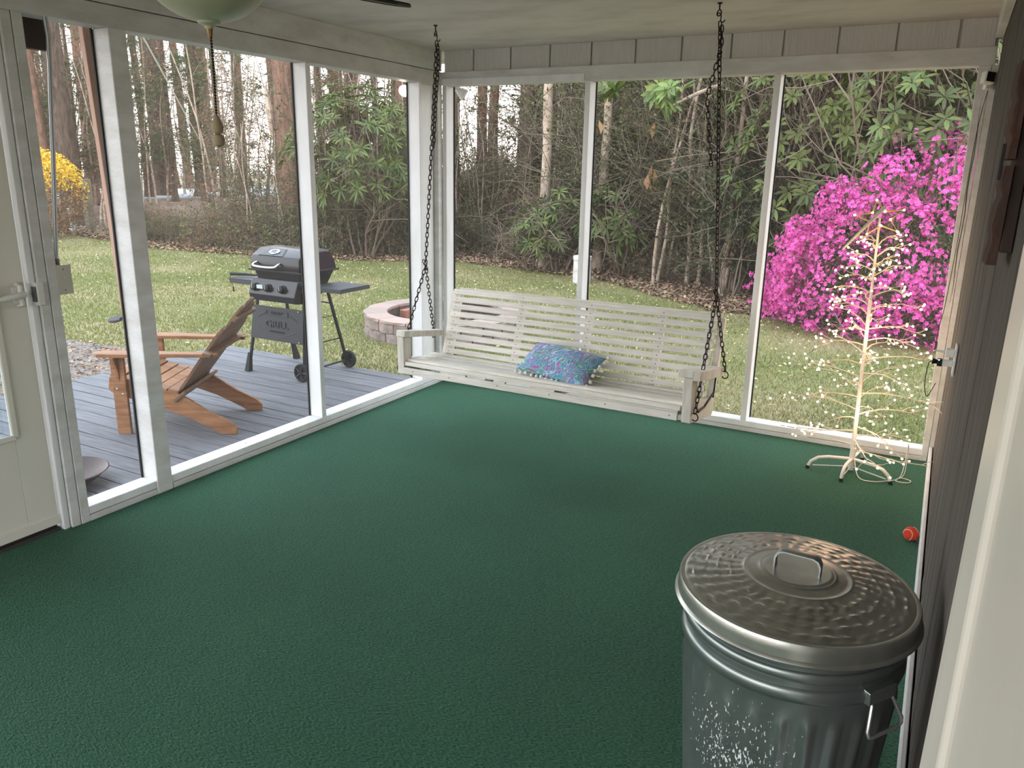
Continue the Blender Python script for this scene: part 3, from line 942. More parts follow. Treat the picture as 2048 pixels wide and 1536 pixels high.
# chains: every link is a sub-part of its chain
link_me = MB()
lp = []
ln_, lw = 0.0182, 0.0085
for i in range(6):
    a = -PI / 2 + PI * i / 5
    lp.append((lw * math.cos(a - PI / 2 + PI / 2) * 1.0, 0, 0))
pts = []
for i in range(5):
    a = PI * i / 4
    pts.append((lw * math.cos(a), 0, ln_ - lw + lw * math.sin(a)))
for i in range(5):
    a = PI + PI * i / 4
    pts.append((lw * math.cos(a), 0, -(ln_ - lw) + lw * math.sin(a)))
link_me.tube(pts, 0.0031, 5, closed=True)
_lk = link_me.build('chain_link', M_chain)
LINK_MESH = _lk.data
bpy.data.objects.remove(_lk)
PITCH = 0.0295
SWM = SW.matrix_basis.copy()
SWI = Matrix.LocRotScale(SW.location, SW.rotation_euler, None).inverted()
def chain_run(parent, pts_w, tw=0.0):
    pts_w = [Vector(p) for p in pts_w]
    seg = [(pts_w[i + 1] - pts_w[i]).length for i in range(len(pts_w) - 1)]
    tot = sum(seg)
    n = max(1, int(round(tot / PITCH)))
    inv = parent_inv(parent)
    for k_ in range(n):
        s = (k_ + 0.5) * tot / n
        i = 0
        while i < len(seg) - 1 and s > seg[i]:
            s -= seg[i]
            i += 1
        p = pts_w[i].lerp(pts_w[i + 1], min(1, s / seg[i]))
        d = (pts_w[i + 1] - pts_w[i]).normalized()
        Mx = Matrix.Translation(p) @ d.to_track_quat('Z', 'Y').to_matrix().to_4x4() @ Matrix.Rotation((PI / 2 if k_ % 2 else 0) + 0.5 + tw + random.uniform(-.15, .15), 4, 'Z')
        o = bpy.data.objects.new('chain_link', LINK_MESH)
        COL.objects.link(o)
        o.parent = parent
        o.matrix_local = inv @ Mx
def parent_inv(p):
    Mx = Matrix.LocRotScale(p.location, p.rotation_euler, None)
    q_ = p.parent
    while q_ is not None:
        Mx = Matrix.LocRotScale(q_.location, q_.rotation_euler, None) @ Mx
        q_ = q_.parent
    return Mx.inverted()
def ring(mb, c, r, t, nrm, n=14):
    c = Vector(c)
    q_ = Vector(nrm).to_track_quat('Z', 'Y')
    pts_ = [c + q_ @ Vector((r * math.cos(2 * PI * i / n), r * math.sin(2 * PI * i / n), 0)) for i in range(n)]
    mb.tube(pts_, t, 6, closed=True)
SWW = Matrix.LocRotScale(SW.location, SW.rotation_euler, None)
for side in (0, 1):
    hook = Vector((0.547, -0.889, H - 0.002)) if side == 0 else Vector((2.211, -0.879, H - 0.002))
    split = Vector((0.452, -0.88, 1.03)) if side == 0 else Vector((2.320, -0.88, 1.005))
    xr = -0.015 if side == 0 else L_ + 0.112
    rf = SWW @ Vector((xr if side == 0 else L_ + 0.075, 0.03, 0.03))
    rr = SWW @ Vector((xr, 0.385, 0.235))
    # part: hook and rings
    b = MB()
    inv = SWW.inverted()
    c0 = hook + Vector((0, 0, -0.045))
    sh = []
    for i in range(13):
        if i <= 6:
            aa = PI * (1 - i / 6.0) * 0.9 + 0.2
            sh.append(c0 + Vector((0.011 * math.cos(aa), 0, -0.012 + 0.012 * math.sin(aa))))
        else:
            aa = PI * ((i - 6) / 6.0) * 0.95
            sh.append(c0 + Vector((0.011 * math.cos(PI + aa) + 0.02, 0, -0.03 - 0.013 * math.sin(aa))))
    b.tube([inv @ p for p in sh], 0.003, 6)
    ch = b.build('chain', M_chain, SW)
    MB().lathe([(0.0, 0.0), (0.012, 0.0), (0.012, -0.004), (0.004, -0.006), (0.0035, -0.03)], 10, inv @ Matrix.Translation(hook)).build('ceiling_screw', M_chain, ch)
    for (cc, nn, rr_, tt_) in ((c0, (0.5, 1, 0), 0.014, 0.0032), (rf, (0.3, 1, 0.2) if side else (1, 0.2, 0), 0.021, 0.0034), (rr, (0.3, 1, 0.2) if side else (1, 0.2, 0), 0.021, 0.0034)):
        b = MB()
        ring(b, inv @ cc, rr_, tt_, nn)
        b.build('ring', M_chain, ch)
    top = hook + Vector((0.008, 0, -0.085))
    chain_run(ch, [top, split])
    chain_run(ch, [split, rf + Vector((0, 0, 0.02))], 0.4)
    chain_run(ch, [split, rr + Vector((0, 0, 0.02))], 0.8)
    # the spare end doubles back and hangs
    dz = 1.751 if side == 0 else 1.668
    dx = 0.02 if side == 0 else -0.035
    chain_run(ch, [top + Vector((0.012, -0.01, -0.02)), top + Vector((0.020, -0.012, -0.12)), Vector((hook.x + dx * (0.2 if side == 0 else 0.6), -0.90, 2.0)), Vector((hook.x + (-0.013 if side == 0 else 0.028), -0.90, dz))], 1.0)
    # a knot of links where the two falls meet
    chain_run(ch, [split + Vector((-0.012, -0.01, 0.035)), split + Vector((0.014, 0.0, -0.03))], 0.2)
if True:
    pass

# ------------------------------------------------------------------ pillow with pompoms
pc = SWW @ Vector((1.055, 0.19, 0.185))
PW, PH, PT = 0.50, 0.26, 0.065
PIL = empty('throw_pillow', pc, (R(30), R(3), R(-9)), 'small oblong blue and pink swirl patterned pillow with white pompoms', 'pillow')
nx, ny = 26, 16
V_ = []
for s in (1, -1):
    for j in range(ny + 1):
        for i in range(nx + 1):
            u_, v_ = i / nx * 2 - 1, j / ny * 2 - 1
            th = (max(0, 1 - abs(u_) ** 2.6) ** 0.55) * (max(0, 1 - abs(v_) ** 2.6) ** 0.55)
            pin = 1 - 0.05 * (1 - u_ * u_) * abs(v_) ** 4
            pin2 = 1 - 0.07 * (1 - v_ * v_) * abs(u_) ** 4
            wv = 0.006 * math.sin(5 * u_ + 3 * v_) * th
            V_.append((u_ * PW / 2 * pin2, v_ * PH / 2 * pin, s * (PT * th) + wv))
F_ = []
o_ = (nx + 1) * (ny + 1)
for s in (0, 1):
    for j in range(ny):
        for i in range(nx):
            a = s * o_ + j * (nx + 1) + i
            F_.append((a, a + 1, a + nx + 2, a + nx + 1))
bmx = MB().add(V_, F_)
pco = bmx.build('pillow_cover', M_pillow, PIL, smooth=True, angle=80)
bm = bmesh.new(); bm.from_mesh(pco.data); bmesh.ops.remove_doubles(bm, verts=bm.verts, dist=0.0008); bmesh.ops.recalc_face_normals(bm, faces=bm.faces); bm.to_mesh(pco.data); bm.free()
pm = MB().sphere((0, 0, 0), 0.0115, 8, 6).build('pompom', M_whitefelt, PIL, smooth=True)
first = True
spots = [(-PW / 2 + 0.02 + PW * 0.96 * i / 13, -PH / 2 * (0.96 + 0.04 * abs(i / 13 * 2 - 1)) - 0.008) for i in range(14)]
spots += [(PW / 2 * (0.94 + 0.05 * abs(i / 6 * 2 - 1)) + 0.010, -PH / 2 + 0.02 + PH * 0.95 * i / 6) for i in range(7)]
for (a, b_) in spots:
    o = pm if first else pm.copy()
    if not first: COL.objects.link(o)
    first = False
    o.location = (a + random.uniform(-.004, .004), b_, random.uniform(-0.01, 0.004))
bx('care_tag', M_leafbright, PW / 2 + 0.0, PW / 2 + 0.05, -0.035, -0.020, -0.004, -0.003, PIL)
bx('care_tag', M_cloth, PW / 2 + 0.0, PW / 2 + 0.035, 0.02, 0.035, -0.004, -0.003, PIL)
bx('care_tag', M_cloth, -0.05, 0.02, -PH / 2 - 0.025, -PH / 2 + 0.0, -0.004, -0.003, PIL)

# ------------------------------------------------------------------ galvanised trash can
CX, CY = 3.15, -3.262
CAN = empty('trash_can', (CX, CY, 0.0), (0, 0, 0), 'galvanised steel trash can with ribbed sides standing on the green carpet', 'trash can')
CAN.scale = (1, 1, 1.045)
def ribs(a, r, z):
    if z > 0.50 or z < 0.04: return 0
    s = math.cos(a * 26)
    e_ = min(1, (0.50 - z) / 0.012)
    return (0.0045 if s > 0.25 else -0.0015) * e_
prof = [(0.0, 0.012), (0.185, 0.012), (0.197, 0.0), (0.203, 0.0), (0.205, 0.02), (0.207, 0.045), (0.208, 0.06)]
for i in range(8):
    prof.append((0.209 + 0.031 * i / 7.0, 0.08 + 0.40 * i / 7.0))
prof += [(0.2405, 0.492), (0.241, 0.505), (0.242, 0.535)]
for (zc, hh, dr_) in ((0.560, 0.017, 0.009), (0.603, 0.013, 0.007)):
    for i in range(7):
        a = -PI / 2 + PI * i / 6
        prof.append((0.243 + dr_ * max(0, math.cos(a)), zc + hh * math.sin(a)))
prof += [(0.245, 0.63), (0.246, 0.655), (0.249, 0.66), (0.249, 0.668), (0.243, 0.668), (0.240, 0.62)]
MB().lathe(prof, 208, fn=ribs).build('body', M_can, CAN, smooth=True, angle=50)
# lid: dished top with stepped rings and hammered fan pattern
def ham(a, r, z):
    return 0
lp = [(0.262, 0.650), (0.266, 0.6435), (0.272, 0.6435), (0.2745, 0.647), (0.272, 0.651), (0.2685, 0.654), (0.2675, 0.668), (0.2665, 0.682), (0.2635, 0.687), (0.259, 0.6875), (0.254, 0.6870)]
n_r = 64
for i in range(1, n_r + 1):
    r = 0.254 * (1 - i / n_r)
    z = 0.6885 + 0.040 * (1 - (r / 0.254)) ** 0.95
    for rc in (0.082, 0.118, 0.150, 0.180, 0.208, 0.234):
        z += 0.0016 * math.exp(-((r - rc) / 0.0035) ** 2) * (1.3 if rc < 0.13 else 0.7)
    if r < 0.078: z = 0.6885 + 0.040 * (1 - 0.078 / 0.254) ** 0.95 + 0.003
    lp.append((max(r, 0.0005), z))
b = MB().lathe(lp, 180)
nv = []
for (x, y_, z) in b.v:
    r = math.hypot(x, y_)
    if 0.122 < r < 0.250 and z > 0.685:
        a = math.atan2(y_, x)
        k_ = (r - 0.122) / 0.128
        sec = int((r - 0.122) / 0.029)
        ph = sec * 1.1
        e_ = min(1, (r - 0.122) / 0.01) * min(1, (0.250 - r) / 0.006)
        z += 0.0016 * e_ * (math.sin(a * 34 + ph) + 0.5 * math.sin(a * 11 + ph * 2 + 1) + 0.5 * math.sin(a * 5 + r * 60)) * (0.6 + 0.4 * math.sin(r * 217))
    nv.append((x, y_, z))
b.v = nv
M_lid = mat('galvanised lid', (0.56, 0.56, 0.52), 0.30, metal=0.85, col2=(0.40, 0.41, 0.37), scale=5, stretch=(1, 1, 1), bump=0.08, bscale=24)
lid = b.build('lid', M_lid, CAN, smooth=True, angle=28)
# strap handle on the lid
hc_ = Vector((3.150 - CX, -3.268 - CY, 0.0))
hb = MB()
zt = 0.717
pts = [(-0.052, 0, zt), (-0.052, 0, zt + 0.028), (-0.046, 0, zt + 0.040), (-0.034, 0, zt + 0.045), (0.034, 0, zt + 0.045), (0.046, 0, zt + 0.040), (0.052, 0, zt + 0.028), (0.052, 0, zt)]
V_ = []
for (x, y_, z) in pts:
    V_ += [(x, -0.013, z), (x, -0.006, z + 0.002), (x, 0.006, z + 0.002), (x, 0.013, z)]
inner = [(x * 0.93, y_, z - 0.003 if i not in (0, 7) else z) for i, (x, y_, z) in enumerate(pts)]
for (x, y_, z) in inner:
    V_ += [(x, -0.013, z), (x, -0.006, z), (x, 0.006, z), (x, 0.013, z)]
F_ = []
for i in range(7):
    for j in range(3):
        F_.append((i * 4 + j, i * 4 + j + 1, i * 4 + j + 5, i * 4 + j + 4))
        F_.append((32 + i * 4 + j, 32 + i * 4 + 4 + j, 32 + i * 4 + 5 + j, 32 + i * 4 + j + 1))
    F_.append((i * 4, i * 4 + 4, 32 + i * 4 + 4, 32 + i * 4))
    F_.append((i * 4 + 3, 32 + i * 4 + 3, 32 + i * 4 + 7, i * 4 + 7))
hb.add(V_, F_)
o = hb.build('lid_handle', M_galv, lid, smooth=True, angle=50)
o.location = hc_
o.rotation_euler = (0, 0, R(-3))
# bail handles at the sides
for ai, adeg in enumerate((-34, 146)):
    a = R(adeg)
    er = Vector((math.cos(a), math.sin(a), 0))
    et = Vector((-math.sin(a), math.cos(a), 0))
    def P_(t, rr, z): return er * rr + et * t + Vector((0, 0, z))
    b = MB()
    V_ = []
    for t in (-0.042, 0.042):
        for (rr, z) in ((0.241, 0.578), (0.258, 0.576), (0.260, 0.548), (0.241, 0.546)):
            V_.append(P_(t, rr, z))
    b.hexa([V_[0], V_[1], V_[2], V_[3], V_[4], V_[5], V_[6], V_[7]])
    br = b.build('handle_bracket', M_galv, CAN, bevel=0.002)
    b = MB()
    b.tube([P_(-0.030, 0.250, 0.560), P_(-0.032, 0.259, 0.545), P_(-0.052, 0.272, 0.500), P_(-0.050, 0.275, 0.490), P_(-0.042, 0.276, 0.487), P_(0.040, 0.276, 0.487), P_(0.050, 0.275, 0.493), P_(0.052, 0.273, 0.503), P_(0.034, 0.259, 0.545), P_(0.030, 0.250, 0.560)], 0.0042, 8)
    b.build('side_handle', M_chrome, CAN, smooth=True)

# ------------------------------------------------------------------ red ball
BALL = empty('ball', (3.398, -1.205, 0.033), (0.5, 0.3, 0.2), 'small red ball with white seam lying against the baseboard', 'ball')
MB().sphere((0, 0, 0), 0.033, 24, 16).build('felt', M_ball, BALL, smooth=True)
pts = []
for i in range(48):
    t = 2 * PI * i / 48
    a_, b_ = 0.75, 0.25
    p = Vector((a_ * math.cos(t) + b_ * math.cos(3 * t), a_ * math.sin(t) - b_ * math.sin(3 * t), 2 * math.sqrt(a_ * b_) * math.sin(2 * t)))
    pts.append(p.normalized() * 0.0332)
MB().tube(pts, 0.0013, 5, closed=True).build('seam', M_whitefelt, BALL)

# ------------------------------------------------------------------ lighted twig tree
TR = empty('light_tree', (3.054, -0.405, 0.0), (0, 0, 0), 'white wire tree covered in warm lit bulbs in the porch corner', 'light tree')
random.seed(21)
PH_ = 1.42
def pole_at(z): return Vector((-0.030 * z / PH_, 0.0, z))
MB().tube([pole_at(0.03), pole_at(0.5), pole_at(1.0)], [0.0125, 0.011, 0.010], 10).build('pole', M_polew, TR, smooth=True)
MB().tube([pole_at(0.99), pole_at(PH_)], [0.008, 0.006], 8).build('upper_pole', M_polew, TR, smooth=True)
for i, a in enumerate((R(200), R(262), R(335), R(80))):
    d = Vector((math.cos(a), math.sin(a), 0))
    b = MB()
    Lg = 0.235 if i != 1 else 0.20
    b.tube([Vector((0, 0, 0.075)) + d * 0.012, Vector((0, 0, 0.078)) + d * (Lg * 0.55), Vector((0, 0, 0.070)) + d * (Lg * 0.78), Vector((0, 0, 0.045)) + d * (Lg * 0.94), Vector((0, 0, 0.012)) + d * Lg], 0.0095, 8)
    lg = b.build('leg', M_polew, TR, smooth=True)
    MB().tube([Vector((0, 0, 0.018)) + d * (Lg - 0.002), Vector((0, 0, 0.0)) + d * (Lg + 0.004)], 0.011, 8).build('rubber_foot', M_rubber, lg)
b = MB()
for a in (R(200), R(262), R(335)):
    d = Vector((math.cos(a), math.sin(a), 0))
    b.tube([Vector((0, 0, 0.03)), Vector((0, 0, 0.022)) + d * 0.21], 0.003, 5)
b.tube([(0, 0, 0.01), (0, 0, 0.14)], 0.016, 10)
b.build('stand_hub', M_polew, TR)
bulb_me = MB().sphere((0, 0, 0), 0.0058, 6, 5).build('bulb', M_bulb)
BULB = bulb_me.data
for p in BULB.polygons: p.use_smooth = True
bpy.data.objects.remove(bulb_me)
nb_ = 0
nbr = 52
for i in range(nbr):
    f_ = i / (nbr - 1)
    z = 0.13 + 1.17 * f_ ** 0.92
    reach = (0.36 * (1 - f_) ** 0.72 + 0.085) * random.uniform(0.85, 1.12)
    a = i * 2.399 + random.uniform(-.3, .3)
    d = Vector((math.cos(a), math.sin(a), 0))
    base = pole_at(z)
    rise = random.uniform(-0.02, 0.06) - (0.07 if z < 0.3 else 0)
    pts = []
    for k_ in range(6):
        t = k_ / 5
        pts.append(base + d * (reach * t) + Vector((random.uniform(-.012, .012), random.uniform(-.012, .012), rise * t + 0.03 * math.sin(PI * t) * (1 if z > .25 else -0.2))))
    b = MB()
    b.tube(pts, [0.0038, 0.0034, 0.003, 0.0026, 0.0023, 0.002], 5)
    tips = [pts[-1]]
    for k_ in range(5):
        t = random.uniform(0.25, 0.95)
        idx = min(4, int(t * 5))
        p0 = pts[idx].lerp(pts[idx + 1], t * 5 - idx)
        s = random.choice((-1, 1))
        dd = (Matrix.Rotation(s * random.uniform(0.3, 1.0), 3, 'Z') @ d + Vector((0, 0, random.uniform(-.35, .6)))).normalized()
        l_ = random.uniform(0.05, 0.12) * (0.6 + 0.5 * (1 - f_))
        pm_ = p0 + dd * l_ * 0.5 + Vector((0, 0, random.uniform(-.01, .01)))
        p1 = p0 + dd * l_
        b.tube([p0, pm_, p1], [0.0022, 0.0018, 0.0015], 4)
        tips.append(p1)
    tips = [Vector((p.x, p.y, max(p.z, 0.02))) for p in tips]
    br = b.build('branch', M_twigl, TR)
    for p in tips:
        if TR.location.x + p.x > 3.40 or TR.location.y + p.y > -0.02: continue
        if nb_ >= 298: break
        o = bpy.data.objects.new('bulb', BULB)
        COL.objects.link(o)
        o.parent = br
        o.location = p
        nb_ += 1
# star on top with a leaning rod
b = MB()
sc = pole_at(PH_) + Vector((0.0, -0.01, 0.0))
pts = []
for k_ in range(10):
    a = PI / 2 + 2 * PI * k_ / 10 + 0.2
    r = 0.125 if k_ % 2 == 0 else 0.052
    pts.append(sc + Vector((r * math.cos(a), 0.01 * math.sin(3 * a), r * math.sin(a) * 0.75 - 0.0)))
b.tube(pts, 0.0055, 6, closed=True)
M_gold = mat('pale gold wire', (0.85, 0.58, 0.22), 0.4)
st = b.build('star_topper', M_gold, TR)
for k_ in range(10):
    o = bpy.data.objects.new('bulb', BULB)
    COL.objects.link(o)
    o.parent = st
    o.location = pts[k_] + Vector((0, -0.006, 0))
MB().tube([sc + Vector((-0.16, -0.03, -0.17)), sc + Vector((0.02, -0.01, 0.06))], [0.006, 0.011], 8).build('star_clip', M_box, TR)
# loose lead from the foot of the tree
pts = []
cpt = [(0.01, 0.0, 0.09), (0.05, -0.10, 0.012), (0.12, -0.13, 0.008), (0.20, -0.07, 0.008), (0.26, 0.02, 0.02), (0.272, 0.06, 0.20), (0.275, 0.04, 0.03), (0.24, -0.02, 0.006), (0.25, -0.05, 0.006), (0.30, -0.04, 0.006), (0.31, 0.0, 0.006), (0.27, 0.02, 0.006), (0.25, 0.0, 0.008)]
def crom(P, n=6):
    P = [Vector(p) for p in P]
    out = []
    for i in range(len(P) - 1):
        a, b_, c, d = P[max(0, i - 1)], P[i], P[i + 1], P[min(len(P) - 1, i + 2)]
        for k_ in range(n):
            t = k_ / n
            out.append(0.5 * ((2 * b_) + (c - a) * t + (2 * a - 5 * b_ + 4 * c - d) * t * t + (3 * b_ - a - 3 * c + d) * t ** 3))
    out.append(P[-1])
    return out
MB().tube(crom(cpt), 0.0024, 6).build('power_lead', M_plast, TR, smooth=True)
for (z, e_) in ((0.35, 3.2), (0.8, 2.2), (1.25, 1.0)):
    ld = bpy.data.lights.new('tree glow', 'POINT')
    ld.energy = e_ * 1.0
    ld.color = (1.0, 0.66, 0.40)
    ld.shadow_soft_size = 0.12
    lo = bpy.data.objects.new('bulb_glow', ld)
    COL.objects.link(lo)
    lo.parent = TR
    lo.location = pole_at(z) + Vector((0.05, -0.06, 0))

# ------------------------------------------------------------------ outlet with plugs on the right wall
OU = empty('wall_outlet', (3.456, -1.27, 0.885), (0, 0, 0), 'white wall outlet on the siding with a black plug and white plug in it', 'outlet')
bx('cover_plate', M_plast, -0.010, -0.001, -0.045, 0.045, -0.065, 0.065, OU, 0.003)
bx('white_plug', M_plast, -0.045, -0.010, -0.016, 0.022, 0.010, 0.045, OU, 0.005)
MB().tube([(-0.045, 0.003, 0.03), (-0.085, 0.003, 0.032)], [0.006, 0.003], 8).build('white_plug_tail', M_plast, OU)
bx('charger_body', M_plast, -0.055, -0.010, -0.016, 0.016, -0.030, -0.004, OU, 0.004)
bx('charger_frame', M_black, -0.070, -0.050, -0.018, 0.018, -0.032, -0.002, OU, 0.003)
b = MB().tube([(-0.068, 0, -0.016), (-0.082, 0, -0.015), (-0.09, 0, -0.015)], [0.008, 0.012, 0.012], 10).build('black_plug', M_black, OU)
M_led = mat('blue status light', (0.1, 0.2, 1.0), 0.4, emit=(0.1, 0.25, 1.0), estr=8)
MB().sphere((-0.064, -0.018, -0.004), 0.003, 8, 6).build('status_light', M_led, OU)
MB().tube(crom([(-0.088, 0, -0.014), (-0.10, 0.01, -0.03), (-0.104, 0.04, -0.09), (-0.10, 0.09, -0.16), (-0.085, 0.11, -0.20), (-0.06, 0.13, -0.14)]), 0.0018, 5).build('black_lead', M_blackm, OU)
cord = MB().tube(crom([(3.37, -1.262, 0.917), (3.372, -1.18, 1.0), (3.385, -0.9, 1.08), (3.398, -0.40, 1.35), (3.402, -0.03, 1.62), (3.408, -0.022, 1.90), (3.425, -0.022, 2.08)]), 0.0016, 5).build('cable', M_blackm)
tag(cord, 'thin dark cable running up the corner post from the outlet', 'cable')

# ------------------------------------------------------------------ small white camera on the corner post
SC = empty('security_camera', (3.41, -0.055, 2.13), (R(-8), R(8), R(26)), 'tiny white cube camera with black face high on the corner post', 'camera')
bx('camera_body', M_plast, -0.027, 0.027, -0.040, 0.010, -0.030, 0.030, SC, 0.006)
bx('camera_face', M_black, -0.021, 0.021, -0.043, -0.039, -0.024, 0.024, SC, 0.003)
MB().tube([(0, 0.008, 0), (0.015, 0.022, 0)], 0.008, 8).build('camera_mount', M_plast, SC)
bx('mount_block', M_plast, 0.010, 0.055, 0.010, 0.045, -0.045, 0.045, SC, 0.004)

# ------------------------------------------------------------------ rustic slab decoration on the siding
DC = empty('wall_hanging', (3.456, -3.20, 1.655), (0, 0, 0), 'two rough reddish brown wood slabs hung upright on the dark siding', 'wall hanging')
def slab_wood(name, y0, y1, z0, z1, seed, taper=0.0):
    rr = random.Random(seed)
    n = 10
    V_ = []
    for i in range(n + 1):
        z = z0 + (z1 - z0) * i / n
        a = y0 + rr.uniform(-0.006, 0.006) + (taper * (1 - i / n))
        c = y1 + rr.uniform(-0.008, 0.008)
        x = -0.036 + rr.uniform(-0.004, 0.004)
        V_ += [(-0.022, a, z), (x, a + 0.004, z), (x - 0.006, (a + c) / 2, z), (x, c - 0.004, z), (-0.022, c, z)]
    F_ = []
    for i in range(n):
        for j in range(4):
            F_.append((i * 5 + j, i * 5 + j + 1, i * 5 + j + 6, i * 5 + j + 5))
        F_.append((i * 5 + 4, i * 5, i * 5 + 5, i * 5 + 9))
    F_.append((0, 1, 2, 3, 4))
    F_.append(tuple(n * 5 + k_ for k_ in (4, 3, 2, 1, 0)))
    return MB().add(V_, F_).build(name, M_redwood, DC, smooth=True, angle=35)
slab_wood('wood_slab', -0.06, 0.12, 0.018, 0.19, 5)
slab_wood('wood_slab', -0.06, 0.12, -0.18, 0.006, 8, 0.02)
bx('shadow_gap_block', M_darkboard, -0.021, 0.0, -0.045, 0.10, -0.155, 0.17, DC, 0.002)  # dark block standing in for the shadow gap between slabs and siding
bx('iron_strap', M_blackm, -0.046, -0.040, -0.055, -0.04, -0.02, 0.045, DC, 0.001)

# ------------------------------------------------------------------ switch box and conduit by the door
SB = empty('switch_box', (0.0, -2.972, 1.135), (0, 0, 0), 'beige switch box with conduit fixed beside the door post', 'switch box')
bx('box', M_box, -0.055, -0.004, -0.032, 0.032, -0.060, 0.060, SB, 0.005)
bx('cover_plate', M_box, -0.004, 0.002, -0.035, 0.036, -0.064, 0.064, SB, 0.002)
bx('toggle', M_box, 0.002, 0.012, -0.004, 0.005, -0.002, 0.012, SB, 0.001)
bx('toggle_guard', M_box, 0.002, 0.004, -0.008, 0.009, -0.016, 0.018, SB, 0.001)
MB().lathe([(0.0, 0.0), (0.013, 0.0), (0.013, 0.012), (0.010, 0.014), (0.0125, 0.016), (0.0125, 0.032), (0.0, 0.032)], 12, Matrix.Translation((-0.012, -0.016, 0.060))).build('conduit_fitting', M_grey, SB, smooth=True)
MB().tube([(-0.012, -0.016, 0.088), (-0.012, -0.013, 0.12), (-0.012, 0.020, 0.41), (-0.012, 0.036, 0.56), (-0.012, 0.050, 0.705), (-0.012, 0.066, 0.85), (-0.012, 0.077, 0.99), (-0.012, 0.073, 1.066)], 0.0095, 12).build('conduit_pipe', M_pipe, SB, smooth=True)
for (yy, zz) in ((0, -0.045), (0, 0.045)):
    MB().sphere((0.002, yy, zz), 0.003, 6, 4).build('cover_screw', M_screw, SB)
db = tag(bx('hanging_board', M_darkboard, -0.17, -0.13, -3.03, -2.815, 2.085, 2.30, None, 0.003), 'dark brown square board hanging outside behind the conduit', 'board')

# ------------------------------------------------------------------ twin floodlight at the outer corner
FL = empty('floodlight', (-0.10, 0.10, 2.22), (0, 0, 0), 'twin head floodlight under the eave outside the porch corner', 'light')
bx('base_plate', M_plast, -0.05, 0.05, -0.0, 0.10, 0.02, 0.05, FL, 0.004)
M_lit = mat('lit flood lens', (1, 0.95, 0.85), 0.3, emit=(1.0, 0.93, 0.80), estr=14)
def head(c, d, lens):
    q_ = Vector(d).normalized().to_track_quat('Z', 'Y').to_matrix().to_4x4()
    Mx = Matrix.Translation(c) @ q_
    hd = MB().lathe([(0.0, -0.035), (0.014, -0.035), (0.018, -0.02), (0.022, 0.0), (0.040, 0.045), (0.043, 0.065), (0.040, 0.066)], 20, Mx).build('lamp_head', M_plast, FL, smooth=True)
    MB().lathe([(0.0, 0.070), (0.02, 0.069), (0.040, 0.062)], 20, Mx).build('lamp_lens', lens, hd, smooth=True)
head(Vector((-0.10, -0.26, -0.045)), (0.35, -0.85, -0.35), M_lit)
head(Vector((0.10, 0.11, -0.03)), (0.75, 0.35, -0.55), M_plast)
MB().tube([(-0.03, 0.03, 0.02), (-0.11, -0.225, -0.03)], 0.008, 8).build('lamp_arm', M_plast, FL)
MB().tube([(0.02, 0.06, 0.02), (0.08, 0.10, -0.012)], 0.008, 8).build('lamp_arm', M_plast, FL)

# ------------------------------------------------------------------ ceiling fan
FX, FY = 1.645, -3.525
FN = empty('ceiling_fan', (FX, FY, H), (0, 0, 0), 'ceiling fan with cream glass bowl light and dark woven blades', 'ceiling fan')
MB().lathe([(0.0, 0.0), (0.065, 0.0), (0.07, -0.02), (0.05, -0.05), (0.014, -0.06), (0.012, -0.14)], 24).build('canopy', M_white, FN, smooth=True)
MB().lathe([(0.012, -0.13), (0.06, -0.14), (0.10, -0.17), (0.115, -0.21), (0.105, -0.26), (0.07, -0.29), (0.0, -0.295)], 32).build('motor', M_white, FN, smooth=True)
MB().lathe([(0.05, -0.29), (0.06, -0.31), (0.14, -0.325), (0.145, -0.335), (0.14, -0.34)], 32).build('light_collar', M_white, FN, smooth=True)
bp_ = []
for i in range(13):
    a = PI / 2 * i / 12
    bp_.append((0.155 * math.cos(a), -0.335 - 0.125 * math.sin(a)))
MB().lathe(bp_, 40).build('glass_bowl', M_glassbowl, FN, smooth=True)
MB().lathe([(0.0, -0.475), (0.010, -0.475), (0.012, -0.468), (0.026, -0.463), (0.029, -0.456), (0.0, -0.452)], 20).build('bowl_cap', M_glassbowl, FN, smooth=True)
for k_ in range(5):
    a = R(73 + 72 * k_)
    Mx = Matrix.Rotation(a, 4, 'Z') @ Matrix.Rotation(R(10), 4, 'X')
    outl = [(0.18, -0.045), (0.24, -0.06), (0.53, -0.07), (0.58, -0.058), (0.605, -0.03), (0.605, 0.03), (0.58, 0.058), (0.53, 0.07), (0.24, 0.06), (0.18, 0.045)]
    bl_ = MB().prism(outl, -0.003, 0.003, lambda p, q_, t: (p, q_, t)).build('blade', M_fanblade, FN)
    bl_.matrix_local = Matrix.Translation((0, 0, -0.335)) @ Mx
    rm = MB().tube([(p, q_, 0) for p, q_ in outl], 0.006, 6, closed=True).build('blade_rim', M_fanrim, bl_)
    MB().hexa([(-0.10, -0.02, -0.004), (0.03, -0.03, -0.004), (0.03, 0.03, -0.004), (-0.10, 0.02, -0.004), (-0.10, -0.02, 0.0), (0.03, -0.03, 0.0), (0.03, 0.03, 0.0), (-0.10, 0.02, 0.0)]).build('blade_iron', M_brass, bl_).location = (0.20, 0, -0.003)
pz = -0.475
b = MB()
b.tube([(0, 0, pz), (0, 0, pz - 0.016), (0, 0, pz - 0.024)], [0.008, 0.006, 0.003], 8)
fin = b.build('finial', M_brass, FN, smooth=True)
b = MB()
z = pz - 0.02
while z > -0.70:
    b.sphere((0.003 * math.sin(z * 9), 0, z), 0.0034, 6, 4)
    z -= 0.0072
b.tube([(0, 0, pz - 0.02), (0.002, 0, -0.60), (0.0, 0, -0.70)], 0.0009, 4)
pcn = b.build('pull_chain', M_chain, FN)
